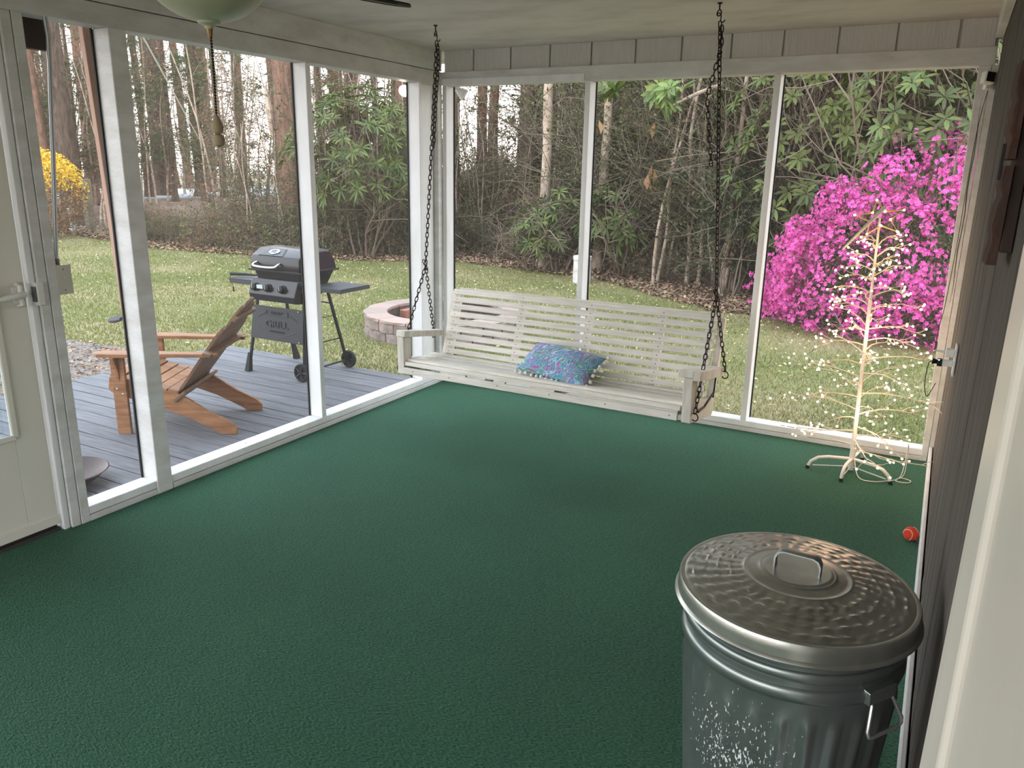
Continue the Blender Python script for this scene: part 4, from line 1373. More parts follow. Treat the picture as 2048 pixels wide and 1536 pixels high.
MB().lathe([(0.0, 0.026), (0.005, 0.023), (0.014, 0.004), (0.016, -0.008), (0.011, -0.019), (0.0, -0.022)], 14, Matrix.Translation((0, 0, -0.705))).build('pull_fob', M_pull, pcn, smooth=True)
MB().lathe([(0.0, 0.018), (0.013, 0.012), (0.0165, 0.0), (0.013, -0.012), (0.0, -0.018)], 14, Matrix.Translation((0.001, 0, -0.742))).build('pull_fob', M_pull, pcn, smooth=True)

# ------------------------------------------------------------------ adirondack chair
DZ = -0.13
AC = empty('adirondack_chair', (-1.17, -1.47, DZ), (0, 0, math.atan2(-0.48, -0.88)), 'reddish brown wooden adirondack chair on the grey deck facing away', 'chair')
for s in (1, -1):
    yy = s * 0.285
    bx('front_leg', M_cedar, 0.275, 0.365, yy + s * 0.0 - 0.014 + s * 0.014, yy + 0.014 + s * 0.014, 0.0, 0.535, AC, 0.004)
    poly = [(0.395, 0.385), (0.41, 0.30), (0.38, 0.275), (0.10, 0.185), (-0.10, 0.115), (-0.27, 0.03), (-0.315, 0.0), (-0.42, 0.0), (-0.425, 0.045), (-0.39, 0.085), (-0.24, 0.16), (-0.12, 0.24), (-0.04, 0.285), (0.15, 0.325), (0.33, 0.375)]
    t0 = yy - s * 0.013 - 0.0125 - s * 0.001
    MB().prism(poly, t0, t0 + 0.025, lambda a, c, t: (a, t, c)).build('side_rail', M_cedar, AC, bevel=0.003)
    # curved arm: wide at the front, narrow behind
    arm = [(0.435, -0.060), (0.45, -0.02), (0.445, 0.045), (0.42, 0.07), (0.20, 0.062), (0.0, 0.035), (-0.20, 0.02), (-0.33, 0.012), (-0.335, -0.045), (-0.20, -0.052), (0.0, -0.055), (0.20, -0.060)]
    MB().prism(arm, 0.536, 0.560, lambda a, c, t, s=s, yy=yy: (a, yy + s * 0.01 + s * c, t)).build('arm', M_cedar, AC, bevel=0.004)
    br = [(0.0, 0.0), (0.065, 0.0), (0.035, -0.05), (0.012, -0.11), (0.0, -0.17)]
    MB().prism(br, 0.31, 0.33, lambda a, c, t, s=s, yy=yy: (t, yy + s * (0.029 + a), 0.535 + c)).build('arm_bracket', M_cedar, AC, bevel=0.002)
    for (xx, zz) in ((0.30, 0.30), (0.335, 0.335)):
        MB().sphere((xx + 0.0, yy + s * 0.029, zz - 0.02), 0.007, 8, 5, (1, 0.5, 1)).build('bolt', M_bolt, AC)
ns = 6
for i in range(ns):
    t = i / (ns - 1)
    xx = 0.355 - 0.375 * t
    zz = 0.392 - 0.095 * t - 0.012 * math.sin(PI * t)
    o = MB().box(-0.034, 0.034, -0.285, 0.285, -0.010, 0.010).build('seat_slat', M_cedar, AC, bevel=0.004)
    o.location = (xx, 0, zz)
    o.rotation_euler = (0, R(-14), 0)
bx('front_apron', M_cedar, 0.385, 0.405, -0.27, 0.27, 0.285, 0.38, AC, 0.003)
b0 = Vector((-0.02, 0, 0.255))
bdir = Vector((-0.53, 0, 0.70)).normalized()
bn = Vector((bdir.z, 0, -bdir.x))
nsl = 5
for i in range(nsl):
    c = i - 2
    y0 = c * 0.093
    y1 = c * 0.116
    Lb = 0.86 - 0.0 - 0.055 * c * c
    w0, w1 = 0.043, 0.053
    V2 = [(-w0, 0.0), (w0, 0.0), (w1, Lb - 0.10)]
    for k_ in range(7):
        a = PI * k_ / 6
        V2.append((w1 * math.cos(a) * 0.96 + (0.0), Lb - 0.06 + 0.058 * math.sin(a) - 0.02 * c * (math.cos(a)) * (1 if c else 0)))
    V2.append((-w1, Lb - 0.10))
    def fm(a, h_, t, y0=y0, y1=y1, Lb=Lb):
        yy = y0 + (y1 - y0) * h_ / Lb + a
        p = b0 + bdir * (h_ - 0.06) + bn * (t)
        return (p.x, yy, p.z)
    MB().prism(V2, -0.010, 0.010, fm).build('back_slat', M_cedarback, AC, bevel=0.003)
def cross(name, h_, half, w_, off, t_=0.022):
    p = b0 + bdir * h_ - bn * off
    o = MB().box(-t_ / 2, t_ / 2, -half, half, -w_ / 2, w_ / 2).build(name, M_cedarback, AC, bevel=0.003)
    o.location = p
    return o
cross('lower_cross_rail', 0.03, 0.30, 0.10, 0.030).rotation_euler = (0, R(-50), 0)
cross('arm_cross_rail', 0.40, 0.34, 0.055, 0.026).rotation_euler = (0, R(75), 0)
cross('upper_cross_rail', 0.66, 0.20, 0.035, 0.022).rotation_euler = (0, R(-37), 0)

# ------------------------------------------------------------------ gas grill
GR = empty('gas_grill', (-1.565, 0.02, DZ), (0, 0, 0), 'black gas grill with steel handle and folding side shelves on two wheels', 'grill')
X0, X1, Y0, Y1 = -0.30, 0.315, -0.275, 0.26
def leg(name, p0, p1, r=0.014):
    return MB().tube([p0, p1], [r, r], 4).build(name, M_blackm, GR)
g1 = leg('leg', (-0.155, Y0 + 0.02, 0.74), (X0 + 0.005, Y0, 0.10))
MB().tube([(X0 + 0.008, Y0, 0.17), (X0 - 0.015, Y0 - 0.01, 0.0)], [0.018, 0.034], 4).build('foot', M_blackm, g1)
g2 = leg('leg', (-0.14, Y0 + 0.30, 0.74), (X0 + 0.0, Y1, 0.10))
MB().tube([(X0 + 0.0, Y1 - 0.01, 0.18), (X0 + 0.005, Y1 + 0.03, 0.0)], [0.018, 0.034], 4).build('foot', M_blackm, g2)
g3 = leg('leg', (X1 + 0.04, Y0 + 0.02, 0.74), (X1 + 0.01, Y0 + 0.01, 0.08))
g4 = leg('leg', (X1 + 0.04, Y0 + 0.30, 0.74), (X1 + 0.02, Y1, 0.08))
MB().tube([(X1 + 0.015, Y0 - 0.03, 0.078), (X1 + 0.02, Y1 + 0.05, 0.078)], 0.008, 8).build('axle', M_blackm, GR)
for (yy) in (Y0 - 0.03, Y1 + 0.035):
    Mx = Matrix.Translation((X1 + 0.015, yy, 0.078)) @ Matrix.Rotation(PI / 2, 4, 'X')
    wh = MB().lathe([(0.058, -0.014), (0.072, -0.016), (0.078, -0.010), (0.078, 0.010), (0.072, 0.016), (0.058, 0.014), (0.056, 0.006), (0.020, 0.004), (0.018, 0.016), (0.0, 0.017)], 28, Mx).build('wheel', M_rubber, GR, smooth=True)
    b = MB()
    b.lathe([(0.0, -0.016), (0.018, -0.015), (0.02, 0.0)], 12, Mx)
    b.lathe([(0.0, 0.001), (0.057, 0.001)], 20, Mx)
    for k_ in range(5):
        a = 2 * PI * k_ / 5
        b.tube([Mx @ Vector((0.012 * math.cos(a), 0.012 * math.sin(a), 0.009)), Mx @ Vector((0.06 * math.cos(a), 0.06 * math.sin(a), 0.009))], 0.0065, 5)
    b.build('wheel_spokes', M_panelgrey, wh)
# braces
MB().tube([(X0 + 0.01, Y1 - 0.10, 0.62), (X1 - 0.03, Y1 - 0.11, 0.60)], 0.006, 6).build('rear_brace', M_blackm, GR)
MB().tube([(X1, Y0 + 0.03, 0.29), (X1 + 0.01, Y1 - 0.05, 0.29)], 0.006, 6).build('side_brace', M_blackm, GR)
b = MB()
cp = []
for i in range(14):
    t = i / 13
    cp.append((X1, Y0 + 0.03 + (Y1 - 0.14 - Y0) * t, 0.50 + 0.005 * (-1) ** i))
b.tube(cp, 0.004, 5)
b.build('gas_hose', M_blackm, GR)
# lower front panel with embossed badge
fp = MB().hexa([(-0.252, Y0 - 0.018, 0.315), (X1 + 0.035, Y0 - 0.018, 0.315), (X1 + 0.035, Y0 - 0.010, 0.315), (-0.252, Y0 - 0.010, 0.315),
                (-0.205, Y0 - 0.008, 0.605), (X1 + 0.045, Y0 - 0.008, 0.605), (X1 + 0.045, Y0, 0.605), (-0.205, Y0, 0.605)]).build('front_panel', M_panelgrey, GR, bevel=0.003)
def emb(pts_, r=0.003):
    b_ = MB()
    b_.tube([Vector((p[0] * 1.1 + 0.06, Y0 - 0.014 - (0.605 - p[1]) * 0.01, p[1])) for p in pts_], r, 5)
    return b_.build('embossed_line', M_panelgrey, fp)
emb([(-0.10, 0.575), (0.12, 0.57)]); emb([(-0.10, 0.535), (0.12, 0.53)]); emb([(-0.10, 0.575), (-0.10, 0.535)]); emb([(0.12, 0.57), (0.12, 0.53)])
emb([(-0.19, 0.51), (-0.12, 0.545)]); emb([(0.14, 0.545), (0.21, 0.50)])
emb([(-0.19, 0.42), (0.0, 0.335), (0.20, 0.405)])
text_obj('EXPERT', 0.034, M_panelgrey, fp, (0.065, Y0 - 0.016, 0.553), (R(90), 0, 0), extrude=0.002, sx_=1.1)
text_obj('GRILL', 0.085, M_panelgrey, fp, (0.065, Y0 - 0.018, 0.455), (R(88), 0, 0), extrude=0.003, sx_=1.2)
text_obj('PERFORMANCE', 0.022, M_panelgrey, fp, (0.065, Y0 - 0.019, 0.395), (R(88), 0, 0), extrude=0.002, sx_=1.1)
for (xx, zz) in ((X0 + 0.03, 0.33), (X1 - 0.01, 0.33), (X0 + 0.04, 0.59), (X1 - 0.0, 0.59)):
    MB().sphere((xx, Y0 - 0.016, zz), 0.005, 6, 4).build('bolt', M_chrome, GR)
# control box
pr_ = [(Y0 - 0.075, 0.745), (Y0 - 0.085, 0.715), (Y0 - 0.060, 0.66), (Y0 + 0.0, 0.655), (Y0 + 0.03, 0.655), (Y0 + 0.03, 0.84), (Y0 - 0.03, 0.845)]
cb = MB().prism(pr_, -0.168, X1 + 0.03, lambda a, c, t: (t, a, c)).build('control_panel', M_black, GR, bevel=0.006)
for xx in (-0.10, 0.045, 0.205):
    kn = MB().lathe([(0.0, 0.045), (0.022, 0.043), (0.028, 0.038), (0.030, 0.012), (0.036, 0.008), (0.038, 0.0)], 20, Matrix.Translation((xx, Y0 - 0.062, 0.770)) @ Matrix.Rotation(R(78), 4, 'X')).build('knob', M_blackm, cb, smooth=True)
    MB().box(xx - 0.002, xx + 0.002, Y0 - 0.108, Y0 - 0.10, 0.765, 0.80).build('knob_mark', M_chrome, kn)
MB().box(-0.062, 0.005, Y0 - 0.092, Y0 - 0.076, 0.765, 0.795).build('warning_sticker', M_util, cb)
# fire bowl
V_ = [(-0.10, Y0 + 0.02, 0.70), (X1 - 0.02, Y0 + 0.02, 0.70), (X1 - 0.02, 0.04, 0.70), (-0.10, 0.04, 0.70),
      (-0.155, Y0 - 0.02, 0.915), (X1 + 0.055, Y0 - 0.02, 0.915), (X1 + 0.055, 0.115, 0.915), (-0.155, 0.115, 0.915)]
MB().hexa(V_).build('fire_bowl', M_black, GR, bevel=0.012, smooth=True)
# hood: faceted profile front to back, rounded at the ends
hp = [(Y0 - 0.045, 0.917), (Y0 - 0.05, 0.94), (Y0 - 0.042, 1.015), (Y0 - 0.03, 1.035), (Y0 + 0.055, 1.085), (Y0 + 0.085, 1.092), (-0.01, 1.092), (0.04, 1.08), (0.10, 1.00), (0.125, 0.917)]
hx0, hx1 = -0.172, X1 + 0.075
b = MB()
n_ = len(hp)
xsn = [(hx0, 0.90), (hx0 + 0.018, 0.985), (hx0 + 0.035, 1.0), (hx1 - 0.035, 1.0), (hx1 - 0.018, 0.985), (hx1, 0.90)]
V_ = []
yc = (Y0 + 0.125) / 2
for (xx, s) in xsn:
    for (yy, zz) in hp:
        V_.append((xx, yc + (yy - yc) * (0.93 + 0.07 * (s - .9) / .1), 0.917 + (zz - 0.917) * s))
F_ = []
for i in range(len(xsn) - 1):
    for j in range(n_ - 1):
        F_.append((i * n_ + j, i * n_ + j + 1, (i + 1) * n_ + j + 1, (i + 1) * n_ + j))
    F_.append((i * n_ + n_ - 1, i * n_, (i + 1) * n_, (i + 1) * n_ + n_ - 1))
F_.append(tuple(range(n_)))
F_.append(tuple((len(xsn) - 1) * n_ + j for j in range(n_)))
hood = b.add(V_, F_).build('hood', M_black, GR, smooth=True, angle=25, bevel=0.004)
MB().box(hx0 - 0.006, hx1 + 0.012, Y0 - 0.062, Y0 - 0.04, 0.907, 0.922).box(hx1 - 0.002, hx1 + 0.014, Y0 - 0.05, 0.13, 0.907, 0.922).box(hx0 - 0.014, hx0 + 0.004, Y0 - 0.05, 0.13, 0.907, 0.922).build('hood_lip', M_black, GR, bevel=0.002)
# raised centre panel on the hood with badge
t0 = Vector((0, Y0 - 0.032, 1.033)); t1 = Vector((0, Y0 + 0.053, 1.083))
dn = Vector((0, -(t1.z - t0.z), (t1.y - t0.y))).normalized()
V_ = []
for (xx, P, o1) in ((-0.08, t0, 0.0), (0.20, t0, 0.0), (0.17, t1, 0.0), (-0.03, t1, 0.0)):
    V_.append(Vector((xx, P.y, P.z)) + dn * 0.001)
for (xx, P) in ((-0.07, t0), (0.19, t0), (0.16, t1), (-0.02, t1)):
    V_.append(Vector((xx, P.y, P.z)) + dn * 0.008)
MB().hexa(V_).build('hood_crest', M_black, hood)
bc = (t0 + t1) / 2 + dn * 0.010 + Vector((0.07, 0, 0))
ud = (t1 - t0).normalized()
Mb = Matrix((Vector((1, 0, 0)), ud, Vector((1, 0, 0)).cross(ud))).transposed().to_4x4()
Mb = Matrix.Translation(bc) @ Mb
shp = [(-0.050, 0.018), (-0.026, 0.030), (0.026, 0.030), (0.050, 0.018), (0.056, 0.0), (0.048, -0.018), (0.0, -0.036), (-0.048, -0.018), (-0.056, 0.0)]
bg_ = MB().prism(shp, 0.0, 0.004, lambda a, c, t: Mb @ Vector((a, c, t))).build('badge', M_badge, hood)
tt = text_obj('EXPERT', 0.020, M_blackm, hood, (0, 0, 0), (0, 0, 0), extrude=0.001)
tt.matrix_local = Mb @ Matrix.Translation((0, 0.014, 0.005))
tt = text_obj('GRILL', 0.032, M_blackm, hood, (0, 0, 0), (0, 0, 0), extrude=0.001)
tt.matrix_local = Mb @ Matrix.Translation((0, -0.008, 0.005))
hy = Y0 - 0.095
b = MB()
b.tube(crom([(-0.085, Y0 - 0.048, 0.978), (-0.090, Y0 - 0.080, 0.968), (-0.075, hy, 0.952), (0.05, hy - 0.004, 0.947), (0.15, hy, 0.952), (0.175, Y0 - 0.080, 0.968), (0.172, Y0 - 0.048, 0.978)], 4), 0.0095, 10)
b.build('hood_handle', M_chrome, GR, smooth=True)
# side shelves
rs = MB().box(X1 + 0.05, X1 + 0.40, Y0 + 0.06, Y0 + 0.42, 0.795, 0.80).box(X1 + 0.05, X1 + 0.40, Y0 + 0.055, Y0 + 0.062, 0.765, 0.80).box(X1 + 0.393, X1 + 0.40, Y0 + 0.06, Y0 + 0.42, 0.768, 0.80).box(X1 + 0.05, X1 + 0.40, Y0 + 0.415, Y0 + 0.422, 0.768, 0.80)
rs.build('side_shelf', M_panelgrey, GR, bevel=0.002)
ls = MB().box(-0.54, -0.16, Y0 + 0.06, Y0 + 0.42, 0.795, 0.80).box(-0.54, -0.16, Y0 + 0.055, Y0 + 0.062, 0.755, 0.80).box(-0.54, -0.533, Y0 + 0.06, Y0 + 0.42, 0.768, 0.80)
ls.build('side_shelf', M_panelgrey, GR, bevel=0.002)
# tools lying on the left shelf
gx, gy = GR.location.x, GR.location.y
TB = empty('grill_brush', (gx - 0.40, gy + Y0 + 0.18, DZ + 0.801), (0, 0, R(18)), 'black handled grill brush on the left shelf of the grill', 'brush')
MB().tube([(-0.20, 0, 0.022), (-0.05, 0, 0.022), (0.05, 0, 0.018)], [0.016, 0.012, 0.009], 8).build('handle', M_blackm, TB)
bx('head', M_blackm, 0.04, 0.16, -0.03, 0.03, 0.012, 0.03, TB, 0.004)
bx('bristles', M_chrome, 0.045, 0.155, -0.025, 0.025, 0.0, 0.012, TB)
MB().tube(crom([(-0.20, 0, 0.015), (-0.215, -0.005, -0.03), (-0.19, 0.0, -0.07), (-0.185, 0.0, -0.10)]), 0.003, 5).build('hanging_loop', M_blackm, TB)
MB().lathe([(0.0, 0), (0.006, 0.0), (0.008, -0.045), (0.0, -0.05)], 6, Matrix.Translation((-0.185, 0.0, -0.09))).build('loop_clip', M_blackm, TB)
SP = empty('spatula', (gx - 0.22, gy + Y0 + 0.26, DZ + 0.81), (0, R(24), R(-20)), 'black spatula leaning against the grill above the left shelf', 'spatula')
MB().hexa([(-0.17, -0.03, 0.075), (-0.05, -0.022, 0.012), (-0.05, 0.022, 0.012), (-0.17, 0.03, 0.075), (-0.17, -0.03, 0.079), (-0.05, -0.022, 0.016), (-0.05, 0.022, 0.016), (-0.17, 0.03, 0.079)]).build('blade', M_black, SP)
MB().tube([(-0.055, 0, 0.013), (0.02, 0, 0.01)], 0.006, 6).build('handle', M_blackm, SP)

# ------------------------------------------------------------------ brown bowl on the deck
BW = empty('bowl', (-0.80, -2.62, DZ), (R(0), R(0), 0), 'shallow dark brown bowl on the deck by the doorway', 'bowl')
MB().lathe([(0.0, 0.0), (0.09, 0.0), (0.10, 0.006), (0.17, 0.045), (0.215, 0.085), (0.222, 0.088), (0.216, 0.092), (0.16, 0.055), (0.09, 0.016), (0.0, 0.012)], 48).build('bowl_shell', M_bronze, BW, smooth=True, angle=60)

# ------------------------------------------------------------------ fire pit of stacked blocks
FPX, FPY, FPR = -1.86, 2.86, 0.98
FP = empty('fire_pit', (FPX, FPY, GZ), (0, 0, 0), 'round fire pit of stacked pinkish concrete blocks on the lawn', 'fire pit')
nbk = 23
def wedge(r0, r1, da, z0, z1, seed, jit=0.008):
    rr = random.Random(seed)
    b_ = MB()
    na = 3
    V2 = []
    for z in (z0, z1):
        for i in range(na + 1):
            a = -da / 2 + da * i / na
            ro = r1 - (0.012 if i in (0, na) else 0.0) + rr.uniform(-jit, jit)
            V2.append((ro * math.cos(a), ro * math.sin(a), z))
        for i in range(na, -1, -1):
            a = -da / 2 + da * i / na
            V2.append((r0 * math.cos(a), r0 * math.sin(a), z))
    n2 = 2 * (na + 1)
    F2 = [tuple(range(n2 - 1, -1, -1)), tuple(range(n2, 2 * n2))]
    for i in range(n2):
        j = (i + 1) % n2
        F2.append((i, j, n2 + j, n2 + i))
    return b_.add(V2, F2)
protos = []
for s in range(3):
    o = wedge(FPR - 0.19, FPR, 2 * PI / nbk - 0.012, 0.0, 0.108, s).build('block', M_block, FP, bevel=0.006)
    protos.append(o)
used = [False] * 3
for row in range(2):
    for i in range(nbk):
        s = random.randrange(3)
        if used[s]:
            o = protos[s].copy(); COL.objects.link(o)
        else:
            o = protos[s]; used[s] = True
        o.rotation_euler = (0, 0, 2 * PI * (i + 0.5 * row) / nbk)
        o.location = (0, 0, 0.112 * row + 0.0)
cap0 = None
for i in range(15):
    if cap0 is None:
        cap0 = wedge(FPR - 0.27, FPR + 0.01, 2 * PI / 15 - 0.012, 0.0, 0.035, 9).build('cap_block', M_cap, FP, bevel=0.005)
        o = cap0
    else:
        o = cap0.copy(); COL.objects.link(o)
    o.rotation_euler = (0, 0, 2 * PI * i / 15)
    o.location = (0, 0, 0.223)
MB().lathe([(0.0, 0.02), (0.78, 0.02)], 24).build('ash_bed', M_char, FP)
for i in range(6):
    a = 0.4 + 0.05 * i
    c = Vector((-0.35 + 0.13 * i, -0.05 + 0.04 * i, 0.07 + 0.01 * (i % 2)))
    d = Vector((math.cos(a + 1.2), math.sin(a + 1.2), 0.1)) * 0.27
    lg = MB().tube([FP.location + c - d, FP.location + c + d], [0.035, 0.045], 8)
    o = lg.build('log', M_char)
    tag(o, 'charred split log lying in the round fire pit', 'log', 'charred logs in the fire pit')
o = tag(bx('metal_sheet', M_cloth, FPX - 0.30, FPX + 0.25, FPY + 0.55, FPY + 0.80, GZ + 0.265, GZ + 0.285, None, 0.003), 'pale flat slab lying across the far rim of the fire pit', 'slab')
o = tag(bx('fire_brick', M_brick, FPX - 0.66, FPX - 0.56, FPY - 0.05, FPY + 0.15, GZ + 0.03, GZ + 0.20, None, 0.004), 'red brick standing inside the fire pit near the left rim', 'brick')

# ------------------------------------------------------------------ small yard things
ST = empty('garden_stake', at(262, 725, GZ), (0, 0, 0), 'black disc on a bent stake in the grass beyond the chair', 'stake')
ht = 0.46
MB().tube(crom([(0, 0, 0), (0, 0, ht - 0.08), (-0.01, 0, ht), (-0.06, 0.0, ht - 0.01), (-0.10, 0, ht - 0.03)]), 0.009, 6).build('stem', M_blackm, ST)
MB().lathe([(0.0, 0.012), (0.075, 0.010), (0.085, 0.0), (0.075, -0.012), (0.0, -0.014)], 20, Matrix.Translation((-0.15, 0, ht - 0.035)) @ Matrix.Rotation(R(12), 4, 'X')).build('disc', M_blackm, ST, smooth=True)
p = at(183, 462, GZ)
pp = MB().box(-0.10, 0.10, -0.10, 0.10, 0, 1.42).build('fence_post', M_post, None, bevel=0.01, loc=p)
tag(pp, 'weathered square wooden post standing near the road', 'post')
p = at(176, 461, GZ)
up = MB().box(-0.09, 0.05, -0.06, 0.06, 0, 0.66).build('utility_marker', M_util, None, bevel=0.01, loc=(p.x - 0.05, p.y - 0.4, GZ))
tag(up, 'short pale green utility post beside the taller wooden post', 'marker')
p = at(1163, 566, GZ)
tp = MB().lathe([(0.0, 0.0), (0.16, 0.0), (0.155, 0.40), (0.165, 0.41), (0.165, 0.47), (0.15, 0.48), (0.0, 0.485)], 24).build('white_stump', M_stump, None, smooth=True, loc=p)
tag(tp, 'white stained round stump at the lawn edge behind the post', 'stump')
gw0 = pol(303, 6.2, 2.5); gw1 = pol(402, 14.0, 2.0)
gw = MB().tube([gw0, gw1], 0.006, 5).build('guy_wire', M_cloth)
tag(gw, 'thin white line slanting down past the pine trunks', 'wire')

# ------------------------------------------------------------------ plants
def in_poly(px, py, poly):
    px = np.asarray(px); py = np.asarray(py)
    c = np.zeros(px.shape, bool)
    n = len(poly)
    j = n - 1
    for i in range(n):
        xi, yi = poly[i]; xj, yj = poly[j]
        t = ((yi > py) != (yj > py)) & (px < (xj - xi) * (py - yi) / ((yj - yi) + 1e-12) + xi)
        c ^= t
        j = i
    return c

def trunk_mesh(h, r, seed, wob=0.1, n=10, K=16, flare=1.35):
    rr = random.Random(seed)
    b = MB()
    pts, rad = [], []
    px = py = 0.0
    for i in range(K):
        t = i / (K - 1)
        px += rr.uniform(-wob, wob) * h / K * 0.3
        py += rr.uniform(-wob, wob) * h / K * 0.3
        pts.append((px, py, h * t ** 1.25))
        rad.append(r * ((1 - 0.55 * t) + (flare - 1) * math.exp(-t * 40)) * rr.uniform(0.95, 1.05))
    b.tube(pts, rad, n)
    return b, pts, rad

def twig_set(starts, dirs, lens, r0, rng, sub=4, sub2=3, wander=0.25, lift=0.05, K=6):
    """curves with two generations of side twigs -> list of tube meshes and the finest curves"""
    P0 = curves(starts, dirs, lens, K, wander, lift, rng)
    out = [polytubes(P0, r0, np.asarray(r0) * 0.35)]
    p1, t1 = on_curves(P0, len(P0) * sub, 0.25, rng)
    d1 = unit(t1 + rng.normal(0, 0.7, p1.shape))
    l1 = np.mean(lens) * rng.uniform(0.25, 0.6, len(p1))
    P1 = curves(p1, d1, l1, 5, wander * 1.2, lift, rng)
    rm = float(np.mean(r0))
    out.append(polytubes(P1, rm * 0.5, rm * 0.18))
    fine = P1
    if sub2:
        p2, t2 = on_curves(P1, len(P1) * sub2, 0.2, rng)
        d2 = unit(t2 + rng.normal(0, 0.8, p2.shape))
        P2 = curves(p2, d2, np.mean(l1) * rng.uniform(0.3, 0.8, len(p2)), 4, wander * 1.3, lift, rng)
        out.append(polytubes(P2, rm * 0.25, rm * 0.12))
        fine = P2
    return out, P0, P1, fine

def make_pine(seed, h, r, bark, crown=True, low=False):
    rng = np.random.default_rng(seed)
    root = empty('pine_tree')
    b, pts, rad = trunk_mesh(h, r, seed)
    b.build('trunk', bark, root, smooth=True, angle=80)
    pa = np.array(pts)
    nz = 46 if low else 22
    z0 = 0.14 if low else 0.2
    ii = np.sort(rng.uniform(z0, 0.97, nz))
    idx = ii * (len(pts) - 1)
    k = idx.astype(int)
    st = pa[k] + (pa[np.minimum(k + 1, len(pts) - 1)] - pa[k]) * (idx - k)[:, None]
    a = rng.uniform(0, 2 * PI, nz)
    dr = np.stack([np.cos(a), np.sin(a), rng.uniform(-0.25, 0.35, nz)], 1)
    ln = (1.1 - ii) * h * 0.2 + 0.5
    m_, P0, P1, P2 = twig_set(st, dr, ln, np.full(nz, 0.02), rng, 4, 2, 0.2, 0.0)
    V_, F_ = merge(m_)
    np_mesh('branches', V_, F_, M_twig, root)
    cz = h * (0.18 if low else 0.5)
    p, t = on_curves(P2, 9000 if low else 6000, 0.1, rng)
    keep = p[:, 2] > cz
    p, t = p[keep], t[keep]
    d = unit(t + rng.normal(0, 0.8, p.shape))
    V_, F_ = leaves(p, d, rng.uniform(0.10, 0.2, len(p)), 0.016, 0.2, rng)
    f = np_mesh('needles', V_, F_, M_needle, root)
    f['kind'] = 'stuff'
    return root

def make_sapling(seed, h, r, leafm, nleaf, bark=None):
    rng = np.random.default_rng(seed)
    root = empty('sapling')
    ns = int(rng.integers(1, 3))
    st = np.stack([rng.normal(0, 0.08, ns), rng.normal(0, 0.08, ns), np.zeros(ns)], 1)
    dr = np.stack([rng.normal(0, 0.08, ns), rng.normal(0, 0.08, ns), np.ones(ns)], 1)
    P0 = curves(st, dr, np.full(ns, h) * rng.uniform(0.8, 1, ns), 12, 0.07, 0.05, rng)
    V_, F_ = polytubes(P0, r, r * 0.3, 6)
    np_mesh('trunk', V_, F_, bark or M_twig, root, smooth=True)
    nb2 = 26
    p, t = on_curves(P0, nb2, 0.12, rng)
    a = rng.uniform(0, 2 * PI, nb2)
    d = np.stack([np.cos(a), np.sin(a), rng.uniform(0.0, 0.9, nb2)], 1)
    m_, Q0, Q1, Q2 = twig_set(p, d, rng.uniform(0.4, 1.3, nb2), np.full(nb2, r * 0.3), rng, 4, 2, 0.28, 0.04)
    V_, F_ = merge(m_)
    np_mesh('twigs', V_, F_, M_twig, root)
    if nleaf:
        p, t = on_curves(Q2, nleaf, 0.2, rng)
        V_, F_ = leaves(p, unit(t + rng.normal(0, 0.9, p.shape)), rng.uniform(0.05, 0.10, len(p)), 0.035, 0.2, rng)
        f = np_mesh('leaves', V_, F_, leafm, root)
        f['kind'] = 'stuff'
    return root

def make_brush(seed, rx, h, leafm, nleaf, lsize=0.05, name='bramble_bush', nst=60):
    """arching tangle of thin canes"""
    rng = np.random.default_rng(seed)
    root = empty(name)
    a = rng.uniform(0, 2 * PI, nst)
    rr = rng.uniform(0, rx * 0.6, nst)
    st = np.stack([rr * np.cos(a), rr * np.sin(a), np.zeros(nst)], 1)
    a2 = rng.uniform(0, 2 * PI, nst)
    d = np.stack([np.cos(a2) * 0.55, np.sin(a2) * 0.55, rng.uniform(0.6, 1.4, nst)], 1)
    m_, Q0, Q1, Q2 = twig_set(st, d, rng.uniform(0.7, 1.3, nst) * h, np.full(nst, 0.009), rng, 5, 2, 0.28, -0.12)
    V_, F_ = merge(m_)
    V_[:, 2] = np.maximum(V_[:, 2], 0.0)
    np_mesh('stems', V_, F_, M_twig, root)
    p, t = on_curves(Q2, nleaf, 0.1, rng)
    p[:, 2] = np.maximum(p[:, 2], 0.01)
    V_, F_ = leaves(p, unit(t + rng.normal(0, 0.9, p.shape)), rng.uniform(0.7, 1.3, len(p)) * lsize, lsize * 0.5, 0.2, rng)
    f = np_mesh('leaves', V_, F_, leafm, root)
    f['kind'] = 'stuff'
    return root

